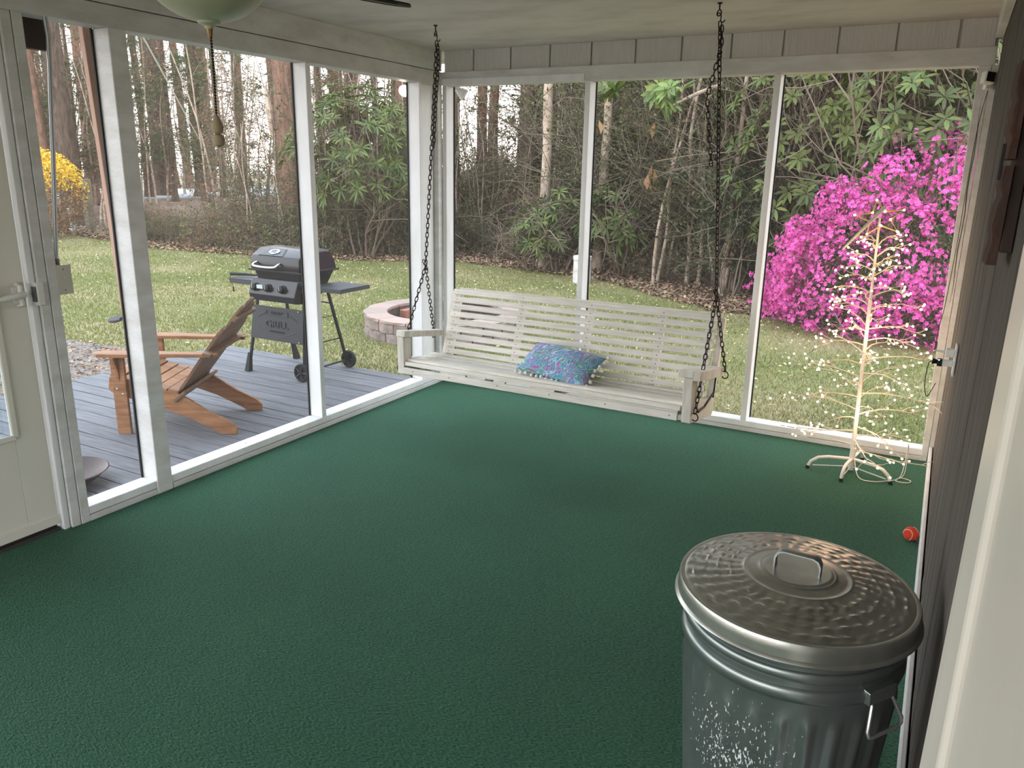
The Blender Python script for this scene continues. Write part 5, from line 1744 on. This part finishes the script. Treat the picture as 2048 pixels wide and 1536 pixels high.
def make_thicket(seed, rx, h, leafm, nleaf, lsize, name='evergreen_shrub', zlo=0.05):
    """leafy evergreen: upright stems carrying a full crown"""
    rng = np.random.default_rng(seed)
    root = empty(name)
    nst = 9
    a = rng.uniform(0, 2 * PI, nst)
    st = np.stack([0.25 * np.cos(a), 0.25 * np.sin(a), np.zeros(nst)], 1)
    d = np.stack([np.cos(a) * 0.25, np.sin(a) * 0.25, np.ones(nst)], 1)
    m_, Q0, Q1, Q2 = twig_set(st, d, np.full(nst, h) * rng.uniform(0.7, 1, nst), np.full(nst, 0.028), rng, 16, 3, 0.14, 0.03, K=9)
    V_, F_ = merge(m_)
    np_mesh('stems', V_, F_, M_twig, root)
    n1 = nleaf // 2
    p, t = on_curves(Q2, n1, 0.1, rng)
    # lumps of foliage through the crown
    nl = 46
    c = rng.normal(0, 1, (nl, 3))
    c = unit(c) * rng.uniform(0.35, 1.0, (nl, 1)) ** 0.5
    c = c * np.array([rx, rx, h * (1 - zlo) / 2]) * 0.85 + np.array([0, 0, h * (1 + zlo) / 2])
    q = c[rng.integers(0, nl, nleaf - n1)]
    o = unit(rng.normal(0, 1, q.shape)) * rng.uniform(0.1, 0.5, (len(q), 1)) ** 0.6 * rx * 0.5
    q = q + o
    p = np.concatenate([p, q])
    d = unit(np.concatenate([t + rng.normal(0, 0.8, t.shape), unit(o) + rng.normal(0, 0.7, o.shape)]))
    k = p[:, 2] > 0.02
    p, d = p[k], d[k]
    V_, F_ = leaves(p, d, rng.uniform(0.7, 1.3, len(p)) * lsize, lsize * 0.42, 0.2, rng)
    f = np_mesh('leaves', V_, F_, leafm, root)
    f['kind'] = 'stuff'
    return root

def rosette_leaves(P, D, n, L, Wd, rng, droop=0.25):
    """whorls of long leaves round each twig tip"""
    N = len(P)
    D = unit(D)
    ref = np.where(np.abs(D[:, 2:3]) > 0.9, np.array([1.0, 0, 0]), np.array([0, 0, 1.0]))
    U = unit(np.cross(D, ref))
    Wv = np.cross(D, U)
    out = []
    for k in range(n):
        a = 2 * PI * k / n + rng.uniform(-.3, .3, (N, 1))
        rad = np.cos(a) * U + np.sin(a) * Wv
        tilt = rng.uniform(0.15, 0.7, (N, 1))
        dd = unit(rad + D * tilt + np.array([0, 0, -droop]))
        S = unit(np.cross(dd, D))
        Nn = np.cross(S, dd)
        l = L * rng.uniform(0.75, 1.15, (N, 1))
        ww = Wd * rng.uniform(0.8, 1.15, (N, 1))
        b0 = P + dd * 0.01
        v = [b0, b0 + dd * l * 0.35 + S * ww * 0.46 + Nn * ww * 0.2, b0 + dd * l * 0.72 + S * ww * 0.42 + Nn * ww * 0.1 - np.array([0, 0, 0.06]) * l,
             b0 + dd * l - np.array([0, 0, 0.16]) * l, b0 + dd * l * 0.72 - S * ww * 0.42 + Nn * ww * 0.1 - np.array([0, 0, 0.06]) * l, b0 + dd * l * 0.35 - S * ww * 0.46 + Nn * ww * 0.2]
        out.append(np.stack(v, 1))
    A = np.stack(out, 1).reshape(-1, 6, 3)
    # two quads sharing the midrib line
    V_ = A.reshape(-1, 3)
    i = np.arange(len(A))[:, None] * 6
    F_ = np.concatenate([i + np.array([[0, 1, 2, 3]]), i + np.array([[0, 3, 4, 5]])])
    return V_, F_, A

def make_rhodo(seed, rx, h, nros, L=0.17, Wd=0.05, leafm=None, zlo=0.1, name='rhododendron', singles=0, camside=None):
    rng = np.random.default_rng(seed)
    root = empty(name)
    nst = 8
    a = rng.uniform(0, 2 * PI, nst)
    st = np.stack([0.2 * np.cos(a), 0.2 * np.sin(a), np.zeros(nst)], 1)
    d = np.stack([np.cos(a) * 0.3, np.sin(a) * 0.3, np.ones(nst)], 1)
    m_, Q0, Q1, Q2 = twig_set(st, d, np.full(nst, h) * rng.uniform(0.7, 0.95, nst), np.full(nst, 0.03), rng, 12, 3, 0.16, 0.03, K=9)
    c = unit(rng.normal(0, 1, (nros, 3))) * rng.uniform(0.5, 1.0, (nros, 1)) ** 0.45
    d0 = unit(c * np.array([1, 1, 0.6]) + np.array([0, 0, 0.5]))
    c = c * np.array([rx, rx, h * (1 - zlo) / 2]) + np.array([0, 0, h * (1 + zlo) / 2])
    c += rng.normal(0, 0.08, c.shape)
    tw = np.stack([c - d0 * 0.35 - np.array([0, 0, 0.1]), c - d0 * 0.15, c], 1)
    m_.append(polytubes(tw, 0.008, 0.005))
    V_, F_ = merge(m_)
    np_mesh('stems', V_, F_, M_twig, root)
    V_, F_, A = rosette_leaves(c, d0, 8, L, Wd, rng)
    if singles:
        # the leaves nearest the viewer's side are parts of their own
        cen = A.mean(axis=1)
        score = cen @ np.array([camside[0], camside[1], 0.0]) - np.abs(cen[:, 2] - camside[2]) * 0.6
        order = np.argsort(-score)[:singles]
        rest = np.setdiff1d(np.arange(len(A)), order)
        for q in order:
            v = A[q] - A[q][0]
            me = bpy.data.meshes.new('leaf')
            me.from_pydata([tuple(x) for x in v], [], [(0, 1, 2, 3), (0, 3, 4, 5)])
            me.materials.append(leafm or M_leafgreen)
            o = bpy.data.objects.new('leaf', me)
            COL.objects.link(o)
            o.parent = root
            o.location = A[q][0]
        A = A[rest]
        V_ = A.reshape(-1, 3)
        i = np.arange(len(A))[:, None] * 6
        F_ = np.concatenate([i + np.array([[0, 1, 2, 3]]), i + np.array([[0, 3, 4, 5]])])
    f = np_mesh('foliage', V_, F_, leafm or M_leafgreen, root, smooth=False)
    f['kind'] = 'stuff'
    return root

def place(root, p, rz=0.0, s=1.0, label=None, cat='tree', group=None, tilt=(0, 0)):
    root.location = (p[0], p[1], gz(p[0], p[1]) - 0.03)
    root.rotation_euler = (tilt[0], tilt[1], rz)
    root.scale = (s, s, s)
    return tag(root, label, cat, group)

rnd = random.Random(5)
M_leafdead = mat('large dead leaf', (0.50, 0.28, 0.14), 0.8, island=0.2, trans=0.3)
# ---- prominent trees, each by itself
def trunk_tree(u, dist, r, h, bark, label, seed, tilt=(0, 0), stubs=10, name='tree_trunk_tall', clusters=None):
    root = empty('tree')
    b, pts, rad = trunk_mesh(h, r, seed, 0.12, 14, 22)
    b.build('trunk', bark, root, smooth=True, angle=80)
    rng = np.random.default_rng(seed)
    pa = np.array(pts)
    k = rng.integers(3, 20, stubs)
    a = rng.uniform(0, 2 * PI, stubs)
    dr = np.stack([np.cos(a), np.sin(a), rng.uniform(-.1, .5, stubs)], 1)
    m_, Q0, Q1, Q2 = twig_set(pa[k], dr, rng.uniform(0.5, 2.2, stubs), np.full(stubs, 0.014), rng, 3, 2, 0.25, 0.02)
    V_, F_ = merge(m_)
    np_mesh('branches', V_, F_, M_twig, root)
    p, t = on_curves(Q2, 700, 0.2, rng)
    V_, F_ = leaves(p, t + rng.normal(0, 1, p.shape), rng.uniform(0.05, 0.11, len(p)), 0.04, 0.2, rng)
    f = np_mesh('leaves', V_, F_, M_leafolive, root)
    f['kind'] = 'stuff'
    place(root, pol(u, dist, GZ), 0, 1, label, 'tree', None, tilt)
    return root
trunk_tree(1092, 16.0, 0.115, 11, M_bark_pale, 'straight pale barked tree at the lawn edge left of the white stump', 31, (0, R(0.3)), 8)
T2 = trunk_tree(1203, 15.6, 0.105, 9, M_bark_pale, 'pale knobbly leaning tree just right of the middle post', 32, (0, R(2.4)), 12)
trunk_tree(322, 38, 0.40, 17, M_bark, 'thickest dark pine beyond the road behind the second pane', 33, (0, 0), 10)
trunk_tree(395, 37, 0.22, 16, M_bark, 'slim grey pine beyond the road beside the hanging pull chain', 34, (0, 0), 16)
trunk_tree(292, 36, 0.17, 15, M_bark, 'thin dark pine just left of the thickest pine beyond the road', 35, (0, R(-1)), 10)
trunk_tree(135, 27, 0.34, 15, M_bark, 'broad vine covered pine in the left pane behind the wooden post', 36, (0, R(-1.5)), 22)
trunk_tree(92, 27, 0.17, 15, M_bark_red, 'slim pine at far left behind the yellow bush', 37, (0, R(-2)), 8)
SNAG = trunk_tree(585, 21, 0.36, 13, M_bark_red, 'large reddish trunk with torn bark behind the third left post', 38, (0, R(-1.2)), 10)
sb = MB().tube([(-0.34, -0.22, 2.6), (-0.36, -0.24, 3.2), (-0.42, -0.26, 3.8)], [0.05, 0.09, 0.03], 6).build('torn_bark', M_bark_pale, SNAG)
trunk_tree(652, 24, 0.13, 13, M_bark, 'left of two dark stems right of the third left post', 39, (0, R(-1)), 8)
trunk_tree(672, 25, 0.15, 13, M_bark, 'right of two dark stems right of the third left post', 40, (0, R(1)), 8)
trunk_tree(785, 20, 0.16, 12, M_bark_red, 'reddish leaning trunk below the lit floodlight', 41, (0, R(4)), 8)
trunk_tree(815, 22, 0.24, 13, M_bark_red, 'broad reddish trunk left of the corner posts', 42, (0, 0), 8)
trunk_tree(905, 18.5, 0.17, 12, M_bark, 'ivy clad dark trunk right of the corner posts', 43, (0, R(1)), 14)
trunk_tree(968, 22, 0.17, 13, M_bark_red, 'reddish trunk against the bright sky, left of a pair', 44, (0, 0), 8)
trunk_tree(988, 21.5, 0.16, 13, M_bark_red, 'reddish trunk against the bright sky, right of a pair', 45, (0, R(0.6)), 8)
trunk_tree(1048, 20, 0.24, 13, M_bark, 'thick dark trunk left of the straight pale barked tree', 46, (0, R(1.5)), 8)
trunk_tree(1072, 21, 0.15, 13, M_bark, 'dark trunk close behind the straight pale barked tree', 47, (0, 0), 8)
trunk_tree(1775, 15.5, 0.33, 13, M_bark, 'big dark trunk rising behind the pink azalea', 48, (0, R(1)), 6)
trunk_tree(1465, 13.2, 0.045, 7, M_bark_pale, 'thin pale crooked stem left of the azalea', 49, (0, R(2)), 10)
LT = trunk_tree(1325, 15, 0.06, 8, M_bark_pale, 'slender pale trunk leaning right in the middle bay', 50, (0, R(5)), 10)

# magnolia sprays on the leaning pale tree and overhead
def spray(name_parent, world_pts, L, Wd, seed, limb=None):
    rng = np.random.default_rng(seed)
    root = name_parent
    M0 = Matrix.LocRotScale(root.location, root.rotation_euler, root.scale).inverted()
    P = np.array([tuple(M0 @ Vector(p)) for p in world_pts])
    D = unit(rng.normal(0, 0.4, P.shape) + np.array([0, -0.4, 0.5]))
    V_, F_, A = rosette_leaves(P, D, 9, L, Wd, rng)
    f = np_mesh('leaf_spray', V_, F_, M_leafbright if seed % 2 else M_leafgreen, root)
    f['kind'] = 'stuff'
    if limb is not None:
        MB().tube([M0 @ Vector(p) for p in limb], [0.035, 0.03, 0.022, 0.014][:len(limb)], 8).build('limb', M_bark_pale, root, smooth=True)
def pix(u, v, dist):
    """world point seen at a photo pixel at a horizontal distance"""
    d = ray(u, v)
    k = dist / math.hypot(d.x, d.y)
    return CAM + d * k
spray(T2, [pix(1215, 172, 13.2), pix(1232, 180, 13.0), pix(1245, 168, 13.4), pix(1222, 188, 13.1), pix(1205, 168, 13.6)], 0.26, 0.085, 2, [pix(1220, 200, 15), pix(1222, 180, 14), pix(1225, 165, 13.3)])
rng = np.random.default_rng(66)
Mi = Matrix.LocRotScale(LT.location, LT.rotation_euler, LT.scale).inverted()
dp = [pix(1296, 348, 13.6), pix(1304, 330, 13.7), pix(1300, 356, 13.6), pix(1308, 338, 13.7), pix(1198, 240, 14.0), pix(1310, 245, 13.8), pix(1302, 250, 13.9)]
dq = np.array([tuple(Mi @ Vector(p)) for p in dp])
V_, F_ = leaves(dq, rng.normal(0, 0.3, dq.shape) + np.array([0, 0, -1.0]), 0.26, 0.12, 0.3, rng)
f = np_mesh('dead_leaves', V_, F_, M_leafdead, LT); f['kind'] = 'stuff'
MG = empty('magnolia_tree')
place(MG, pol(1452, 14.0, GZ), 0, 1, 'magnolia with broad bright leaves hanging in the top of the middle bay', 'tree')
b, pts, rad = trunk_mesh(8, 0.07, 61, 0.1)
b.build('trunk', M_bark, MG, smooth=True)
spray(MG, [pix(1318, 170, 12.5), pix(1340, 178, 12.3), pix(1352, 192, 12.6), pix(1328, 196, 12.4), pix(1310, 188, 12.8), pix(1365, 178, 12.9), pix(1335, 205, 12.8), pix(1322, 215, 12.5)], 0.24, 0.08, 3,
      [pix(1445, 168, 13.6), pix(1400, 185, 13.2), pix(1365, 200, 12.9), pix(1335, 215, 12.6)])

# ---- broadleaf evergreens
cam_d = (CAM - pol(1700, 12, 0)); cam_d.z = 0; cam_d.normalize()
r1 = make_rhodo(71, 1.75, 4.7, 480, 0.19, 0.056, singles=300, camside=(cam_d.x, cam_d.y, 3.0), zlo=0.12)
place(r1, pol(1650, 13.4, 0), 0, 1, 'large rhododendron with long glossy leaves above the azalea, behind the right post', 'shrub')
r2 = make_rhodo(72, 1.5, 4.7, 430, 0.19, 0.056, zlo=0.15)
place(r2, pol(1872, 12.6, 0), 0, 1, 'rhododendron with long leaves behind the top right of the azalea', 'shrub')
r3 = copy_tree(r2); place(r3, pol(1560, 16.0, 0), 1.2, 0.95, 'smaller leaved rhododendron deeper in the wood left of the big one', 'shrub')
r4 = make_rhodo(73, 1.7, 3.9, 300, 0.26, 0.05, zlo=0.3)
place(r4, pol(722, 17.5, 0), 0.4, 0.9, 'tall laurel with drooping green leaves in the third left pane', 'shrub')
r4b = copy_tree(r4); place(r4b, pol(800, 20.5, 0), 2.4, 0.85, 'darker laurel deeper in the wood below the floodlight', 'shrub')
r5 = make_rhodo(74, 0.75, 1.7, 60, 0.24, 0.055, leafm=M_leafgreen, zlo=0.3)
place(r5, pol(1130, 15.4, 0), 0, 0.9, 'young laurel right of the straight pale barked tree', 'shrub')
r6 = copy_tree(r5); place(r6, pol(1245, 15.0, 0), 2.0, 1.0, 'young laurel at the foot of the leaning pale tree', 'shrub')
r7 = copy_tree(r5); place(r7, pol(1078, 15.2, 0), 4.0, 0.7, 'small laurel left of the straight pale barked tree', 'shrub')

# ---- the pink azalea
rng = np.random.default_rng(81)
AZ = empty('azalea_bush')
azp = Vector((3.17, 6.2, 0))
place(AZ, azp, 0, 1, 'huge azalea bush covered in magenta pink flowers on the lawn at right', 'shrub')
def azshape(d):
    """radius of the dome in a direction"""
    return 1.0
nl = 270
c = unit(rng.normal(0, 1, (nl, 3)) * np.array([1, 1, 1]))
c[:, 2] = np.abs(c[:, 2]) * 1.0 - 0.22
c = unit(c) * rng.uniform(0.80, 1.0, (nl, 1))
lumps = c * np.array([1.85, 1.35, 2.0]) + np.array([0, 0, 0.40])
lumps[:, 2] = np.maximum(lumps[:, 2], 0.28)
# the bush steps down to the left
lx = lumps[:, 0]
lumps[:, 2] *= np.where(lx < -0.3, 1 + 0.13 * (lx + 0.3), 1.0)
lr = rng.uniform(0.22, 0.36, nl)
st = np.stack([rng.normal(0, 0.22, 40), rng.normal(0, 0.18, 40), np.zeros(40)], 1)
tgt = lumps[rng.integers(0, nl, 40)]
m_, Q0, Q1, Q2 = twig_set(st, tgt - st, np.linalg.norm(tgt - st, axis=1) * 0.95, np.full(40, 0.02), rng, 8, 3, 0.12, 0.02)
V_, F_ = merge(m_)
V_[:, 2] = np.maximum(V_[:, 2], 0)
np_mesh('stems', V_, F_, M_twig, AZ)
nlv = 16000
q = lumps[rng.integers(0, nl, nlv)] * rng.uniform(0.55, 0.95, (nlv, 1)) + rng.normal(0, 0.13, (nlv, 3))
q[:, 2] = np.maximum(q[:, 2], 0.05)
V_, F_ = leaves(q, rng.normal(0, 1, q.shape) + np.array([0, 0, 0.4]), rng.uniform(0.035, 0.06, nlv), 0.022, 0.2, rng)
f = np_mesh('leaves', V_, F_, M_azleaf, AZ); f['kind'] = 'stuff'
# flowers in trusses
ntr = 3300
i = rng.integers(0, nl, ntr)
o = unit(rng.normal(0, 1, (ntr, 3)) + unit(lumps[i]) * 0.7)
tc_ = lumps[i] + o * lr[i][:, None] * rng.uniform(0.75, 1.1, (ntr, 1))
ok = tc_[:, 2] > 0.12
tc_, o = tc_[ok], o[ok]
nf = 4
fc = np.repeat(tc_, nf, axis=0) + rng.normal(0, 0.034, (len(tc_) * nf, 3))
fo = unit(np.repeat(o, nf, axis=0) + rng.normal(0, 0.45, (len(tc_) * nf, 3)))
ref = np.where(np.abs(fo[:, 2:3]) > 0.9, np.array([1.0, 0, 0]), np.array([0, 0, 1.0]))
U = unit(np.cross(fo, ref)); Wv = np.cross(fo, U)
A = []
ph = rng.uniform(0, 2 * PI, (len(fc), 1))
fr = rng.uniform(0.026, 0.036, (len(fc), 1))
for k in range(5):
    a = ph + 2 * PI * k / 5
    rad = np.cos(a) * U + np.sin(a) * Wv
    tan = -np.sin(a) * U + np.cos(a) * Wv
    A.append(np.stack([fc - fo * 0.006, fc + rad * fr * 0.6 + tan * fr * 0.36 + fo * fr * 0.3, fc + rad * fr + fo * fr * 0.22, fc + rad * fr * 0.6 - tan * fr * 0.36 + fo * fr * 0.3], 1))
A = np.stack(A, 1).reshape(-1, 3)
f = np_mesh('blossoms', A, np.arange(len(A)).reshape(-1, 4), M_petal, AZ); f['kind'] = 'stuff'

# ---- yellow bush at the far left
YB = make_brush(91, 1.3, 2.0, M_leafyellow, 10, 0.05, 'forsythia_bush', 46)
for ch in list(YB.children):
    if ch.name.startswith('leaves'): bpy.data.objects.remove(ch)
rng = np.random.default_rng(92)
n = 5200
q = unit(rng.normal(0, 1, (n, 3))) * rng.uniform(0.5, 1, (n, 1)) ** 0.4 * np.array([1.1, 1.1, 1.1]) + np.array([0, 0, 1.15])
top = q[:, 2] > 1.35 + rng.normal(0, 0.2, n)
q[:, 2] = np.maximum(q[:, 2], 0.1)
V_, F_ = leaves(q[top], rng.normal(0, 1, (top.sum(), 3)), 0.085, 0.06, 0.2, rng)
f = np_mesh('blossoms', V_, F_, M_leafyellow, YB); f['kind'] = 'stuff'
V_, F_ = leaves(q[~top], rng.normal(0, 1, ((~top).sum(), 3)), 0.075, 0.045, 0.2, rng)
f = np_mesh('leaves', V_, F_, M_leafbrown, YB); f['kind'] = 'stuff'
place(YB, at(92, 476, GZ), 0, 1.0, 'rounded bush with yellow blossom over brown leaves at far left', 'shrub')

# ---- repeats: shrubs, brush, saplings and pines
def bay_of(p):
    q = CM.transposed() @ (Vector((p[0], p[1], 1.0)) - CAM)
    u = 1024 + F_PX * q.x / -q.z
    for lim, nm in ((245, 'in the leftmost screen bay'), (595, 'in the bay behind the wooden chair'), (850, 'in the bay left of the corner'), (1172, 'in the first back bay'), (1545, 'in the middle back bay')):
        if u < lim: return nm
    return 'in the back bay by the siding'
def scatter(protos, spots, label_fn, cat, group):
    usedp = [False] * len(protos)
    for n_, (p, s, rz) in enumerate(spots):
        bay = bay_of(p)
        i = rnd.randrange(len(protos))
        if usedp[i]:
            o = copy_tree(protos[i])
        else:
            o = protos[i]
            usedp[i] = True
        place(o, p, rz, s, label_fn + ' ' + bay, cat, group + ' ' + bay, (rnd.uniform(-.03, .03), rnd.uniform(-.03, .03)))
    for i, u_ in enumerate(usedp):
        if not u_:
            for ch in list(protos[i].children): bpy.data.objects.remove(ch)
            bpy.data.objects.remove(protos[i])

def spots(n, u0, u1, d0, d1, s0, s1, bias=1.0):
    out = []
    for i in range(n):
        u = u0 + (u1 - u0) * (i + rnd.random()) / n
        d = d0 + (d1 - d0) * rnd.random() ** bias
        p = pol(u, d, 0)
        out.append((p, rnd.uniform(s0, s1), rnd.uniform(0, 6.28)))
    return out
def edge_d(u):
    """distance of the wood's edge from the camera along a photo column"""
    t = [(-100, 26), (130, 25.5), (300, 20.5), (450, 19.0), (640, 17.6), (760, 17.2), (890, 17.4), (1092, 15.6), (1205, 14.8), (1320, 13.2), (1440, 12.0), (1600, 12.2), (1900, 12.5), (2300, 12)]
    for (a, b_), (c_, d_) in zip(t[:-1], t[1:]):
        if u <= c_:
            return b_ + (d_ - b_) * (u - a) / (c_ - a)
    return 12.0
def espots(n, u0, u1, o0, o1, s0, s1, bias=1.0):
    out = []
    for i in range(n):
        u = u0 + (u1 - u0) * (i + rnd.random()) / n
        p = pol(u, edge_d(u) + o0 + (o1 - o0) * rnd.random() ** bias, 0)
        out.append((p, rnd.uniform(s0, s1), rnd.uniform(0, 6.28)))
    return out

dark = [make_thicket(101, 1.15, 4.6, M_leafdark, 11000, 0.085), make_thicket(102, 1.3, 5.0, M_leafolive, 10000, 0.08), make_thicket(103, 1.0, 4.0, M_leafdark, 9000, 0.10)]
dk2 = [make_thicket(104, 1.25, 2.9, M_leafolive, 8000, 0.08), make_thicket(105, 1.2, 2.7, M_leafbrown, 7000, 0.08)]
scatter(dark, espots(15, 1130, 2150, 3.0, 7.0, 0.95, 1.2) + espots(13, 1110, 2250, 7.0, 11.0, 1.15, 1.4) + espots(7, 1150, 1580, 0.8, 3.0, 0.5, 0.8), 'tall dark evergreen shrub deep in the wood', 'shrub', 'dark evergreens')
scatter(dk2, espots(10, 620, 1160, 2.5, 7.0, 0.6, 0.8) + espots(3, 600, 1150, 8.0, 13.0, 0.7, 0.85), 'mid height leafy shrub deep in the wood', 'shrub', 'leafy shrubs')
br_g = [make_brush(111, 1.0, 1.3, M_leafolive, 2600, 0.055), make_brush(112, 1.1, 1.1, M_leafbrown, 2200, 0.055), make_brush(113, 0.9, 1.5, M_leafolive, 1800, 0.05)]
br_l = [make_brush(114, 1.1, 1.25, M_leafolive, 2600, 0.06), make_brush(115, 1.2, 1.2, M_leafgreen, 1600, 0.06), make_brush(116, 1.2, 1.3, M_leafbrown, 2600, 0.06)]
scatter(br_l, espots(15, 235, 560, 0.3, 3.0, 0.5, 0.72) + espots(22, 500, 900, 0.5, 3.6, 0.7, 1.0), 'tangled mound of bramble canes along the lawn edge', 'shrub', 'bramble mounds')
scatter(br_g, espots(36, 880, 1640, 1.5, 6.0, 0.55, 1.0), 'low leafy bramble at the foot of the wood', 'shrub', 'low brambles')
sap = [make_sapling(121, 5.2, 0.028, M_leafbrown, 500), make_sapling(122, 6.0, 0.035, M_leafolive, 700, M_bark_pale), make_sapling(123, 4.6, 0.022, M_leafolive, 900), make_sapling(124, 5.6, 0.028, M_leafbrown, 200, M_bark_pale)]
scatter(sap, espots(12, 885, 1100, 0.8, 5.0, 0.5, 0.9) + espots(80, 1100, 1900, 0.8, 8.0, 0.8, 1.2) + espots(26, 620, 850, 0.8, 7, 0.7, 1.0) + espots(9, 400, 560, 0.5, 3.0, 0.5, 0.8) + spots(14, 60, 560, 33, 40, 0.9, 1.4) + spots(16, 60, 300, 26.5, 31, 1.0, 1.3) + spots(12, 400, 620, 22, 28, 0.9, 1.3), 'thin bare stemmed sapling', 'tree', 'saplings')
pin = [make_pine(131, 15, 0.16, M_bark), make_pine(132, 16, 0.22, M_bark_red), make_pine(133, 14, 0.13, M_bark)]
scatter(pin, espots(5, 640, 860, 3.0, 12, 0.85, 1.15) + espots(4, 1040, 1130, 4, 12, 0.9, 1.1) + espots(18, 1130, 2050, 4.0, 14, 0.85, 1.15) + spots(13, 50, 560, 38, 50, 0.9, 1.2) + spots(6, 60, 230, 29, 36, 0.7, 1.0) + spots(4, 640, 1100, 34, 46, 0.9, 1.2), 'tall straight pine trunk', 'tree', 'pines')
lowp = [make_pine(134, 7.5, 0.12, M_bark, low=True), make_pine(135, 9, 0.14, M_bark, low=True)]
scatter(lowp, [(pol(405, 34, 0), 1.1, 0.3), (pol(345, 33, 0), 0.9, 2.0), (pol(265, 35, 0), 1.0, 1.0), (pol(445, 37, 0), 1.1, 4.0), (pol(150, 30, 0), 0.8, 5.0), (pol(700, 24, 0), 0.8, 1.0)], 'young pine with low needled boughs', 'tree', 'young pines')

# ---- lawn grass, litter and flecks
rng = np.random.default_rng(201)
def lawn_points(n, near=True):
    P = []
    tot = 0
    while tot < n:
        d = rng.uniform(4.0, 25.0, n) ** 1.0
        ang = rng.uniform(R(-8), R(68), n)
        x = CAM.x - np.sin(ang) * d
        y = CAM.y + np.cos(ang) * d
        k = in_poly(x, y, LAWN) & ~((x > -2.9) & (y < 0.36)) & ((x - FPX) ** 2 + (y - FPY) ** 2 > (FPR + 0.02) ** 2) & ~in_poly(x, y, GB)
        P.append(np.stack([x[k], y[k]], 1))
        tot += k.sum()
    return np.concatenate(P)[:n]
n = 230000
xy = lawn_points(n)
# clumps: jitter, with thin brown patches
noise = np.sin(xy[:, 0] * 1.7 + 2 * np.sin(xy[:, 1] * 0.9)) * np.cos(xy[:, 1] * 1.3 + np.sin(xy[:, 0] * 0.6)) + rng.normal(0, 0.6, n)
far = xy[:, 1] * 0.12 - 0.75
far = far + np.clip(xy[:, 0] * 0.35, 0, 0.9)
dry = (noise + far) > 0.45
h = rng.uniform(0.020, 0.050, n)
a = rng.uniform(0, 2 * PI, n)
lean = rng.normal(0, 0.02, (n, 2))
w2 = 0.0045
P0 = np.stack([xy[:, 0] - np.cos(a) * w2, xy[:, 1] - np.sin(a) * w2, np.full(n, GZ)], 1)
P1 = np.stack([xy[:, 0] + np.cos(a) * w2, xy[:, 1] + np.sin(a) * w2, np.full(n, GZ)], 1)
P2 = np.stack([xy[:, 0] + lean[:, 0], xy[:, 1] + lean[:, 1], GZ + h], 1)
T3 = np.stack([P0, P1, P2], 1)
for nm, sel, mm, lb in (('lawn_grass', ~dry, M_grass, 'short green grass of the lawn beyond the porch'), ('dry_grass', dry & (rng.random(n) < 0.6), M_drygrass, 'straw coloured dry grass scattered through the lawn')):
    t = T3[sel].reshape(-1, 3)
    o = np_mesh(nm, t, np.arange(len(t)).reshape(-1, 3), mm)
    tag(o, lb, 'grass', None, 'stuff')
def litter(name, x, y, z, size, m, label, cat='leaves'):
    n = len(x)
    P = np.stack([x, y, z], 1)
    d = rng.normal(0, 1, (n, 3)); d[:, 2] *= 0.25
    up = rng.normal(0, 0.35, (n, 3)) + np.array([0, 0, 1.0])
    V_, F_ = leaves(P, d, rng.uniform(0.6, 1.3, n) * size, size * 0.55, 0.3, rng, up=up)
    o = np_mesh(name, V_, F_, m)
    tag(o, label, cat, None, 'stuff')
# brown leaves on the wood's floor
n = 26000
ang = rng.uniform(R(-8), R(66), n)
ed = np.array([0.0] * n)
us = 1024 - np.tan(ang - 0.501) * F_PX
ed = np.array([edge_d(u) for u in us])
dd = ed - 0.6 + rng.exponential(1.6, n)
x = CAM.x - np.sin(ang) * dd; y = CAM.y + np.cos(ang) * dd
z = np.array([gz(a_, b_) for a_, b_ in zip(x, y)]) + 0.0 + rng.uniform(0, 0.04, n)
litter('leaf_litter', x, y, z, 0.085, M_litter, 'brown fallen leaves covering the edge of the wood')
n = 5200
xy = lawn_points(n)
k = (xy[:, 1] > 3.5 + rng.normal(0, 1.5, n)) | (rng.random(n) < 0.12)
litter('fallen_flecks', xy[k, 0], xy[k, 1], np.full(k.sum(), GZ + 0.03), 0.040, M_fleck, 'pale fallen flecks sprinkled over the far lawn')
n = 6500
x = rng.uniform(-6.1, -2.95, n); y = rng.uniform(-5, 0.1, n)
k = in_poly(x, y, GB)
litter('bed_leaves', x[k], y[k], np.full(k.sum(), GZ + 0.045), 0.045, M_litter, 'dry leaves lying on the gravel bed beside the deck')
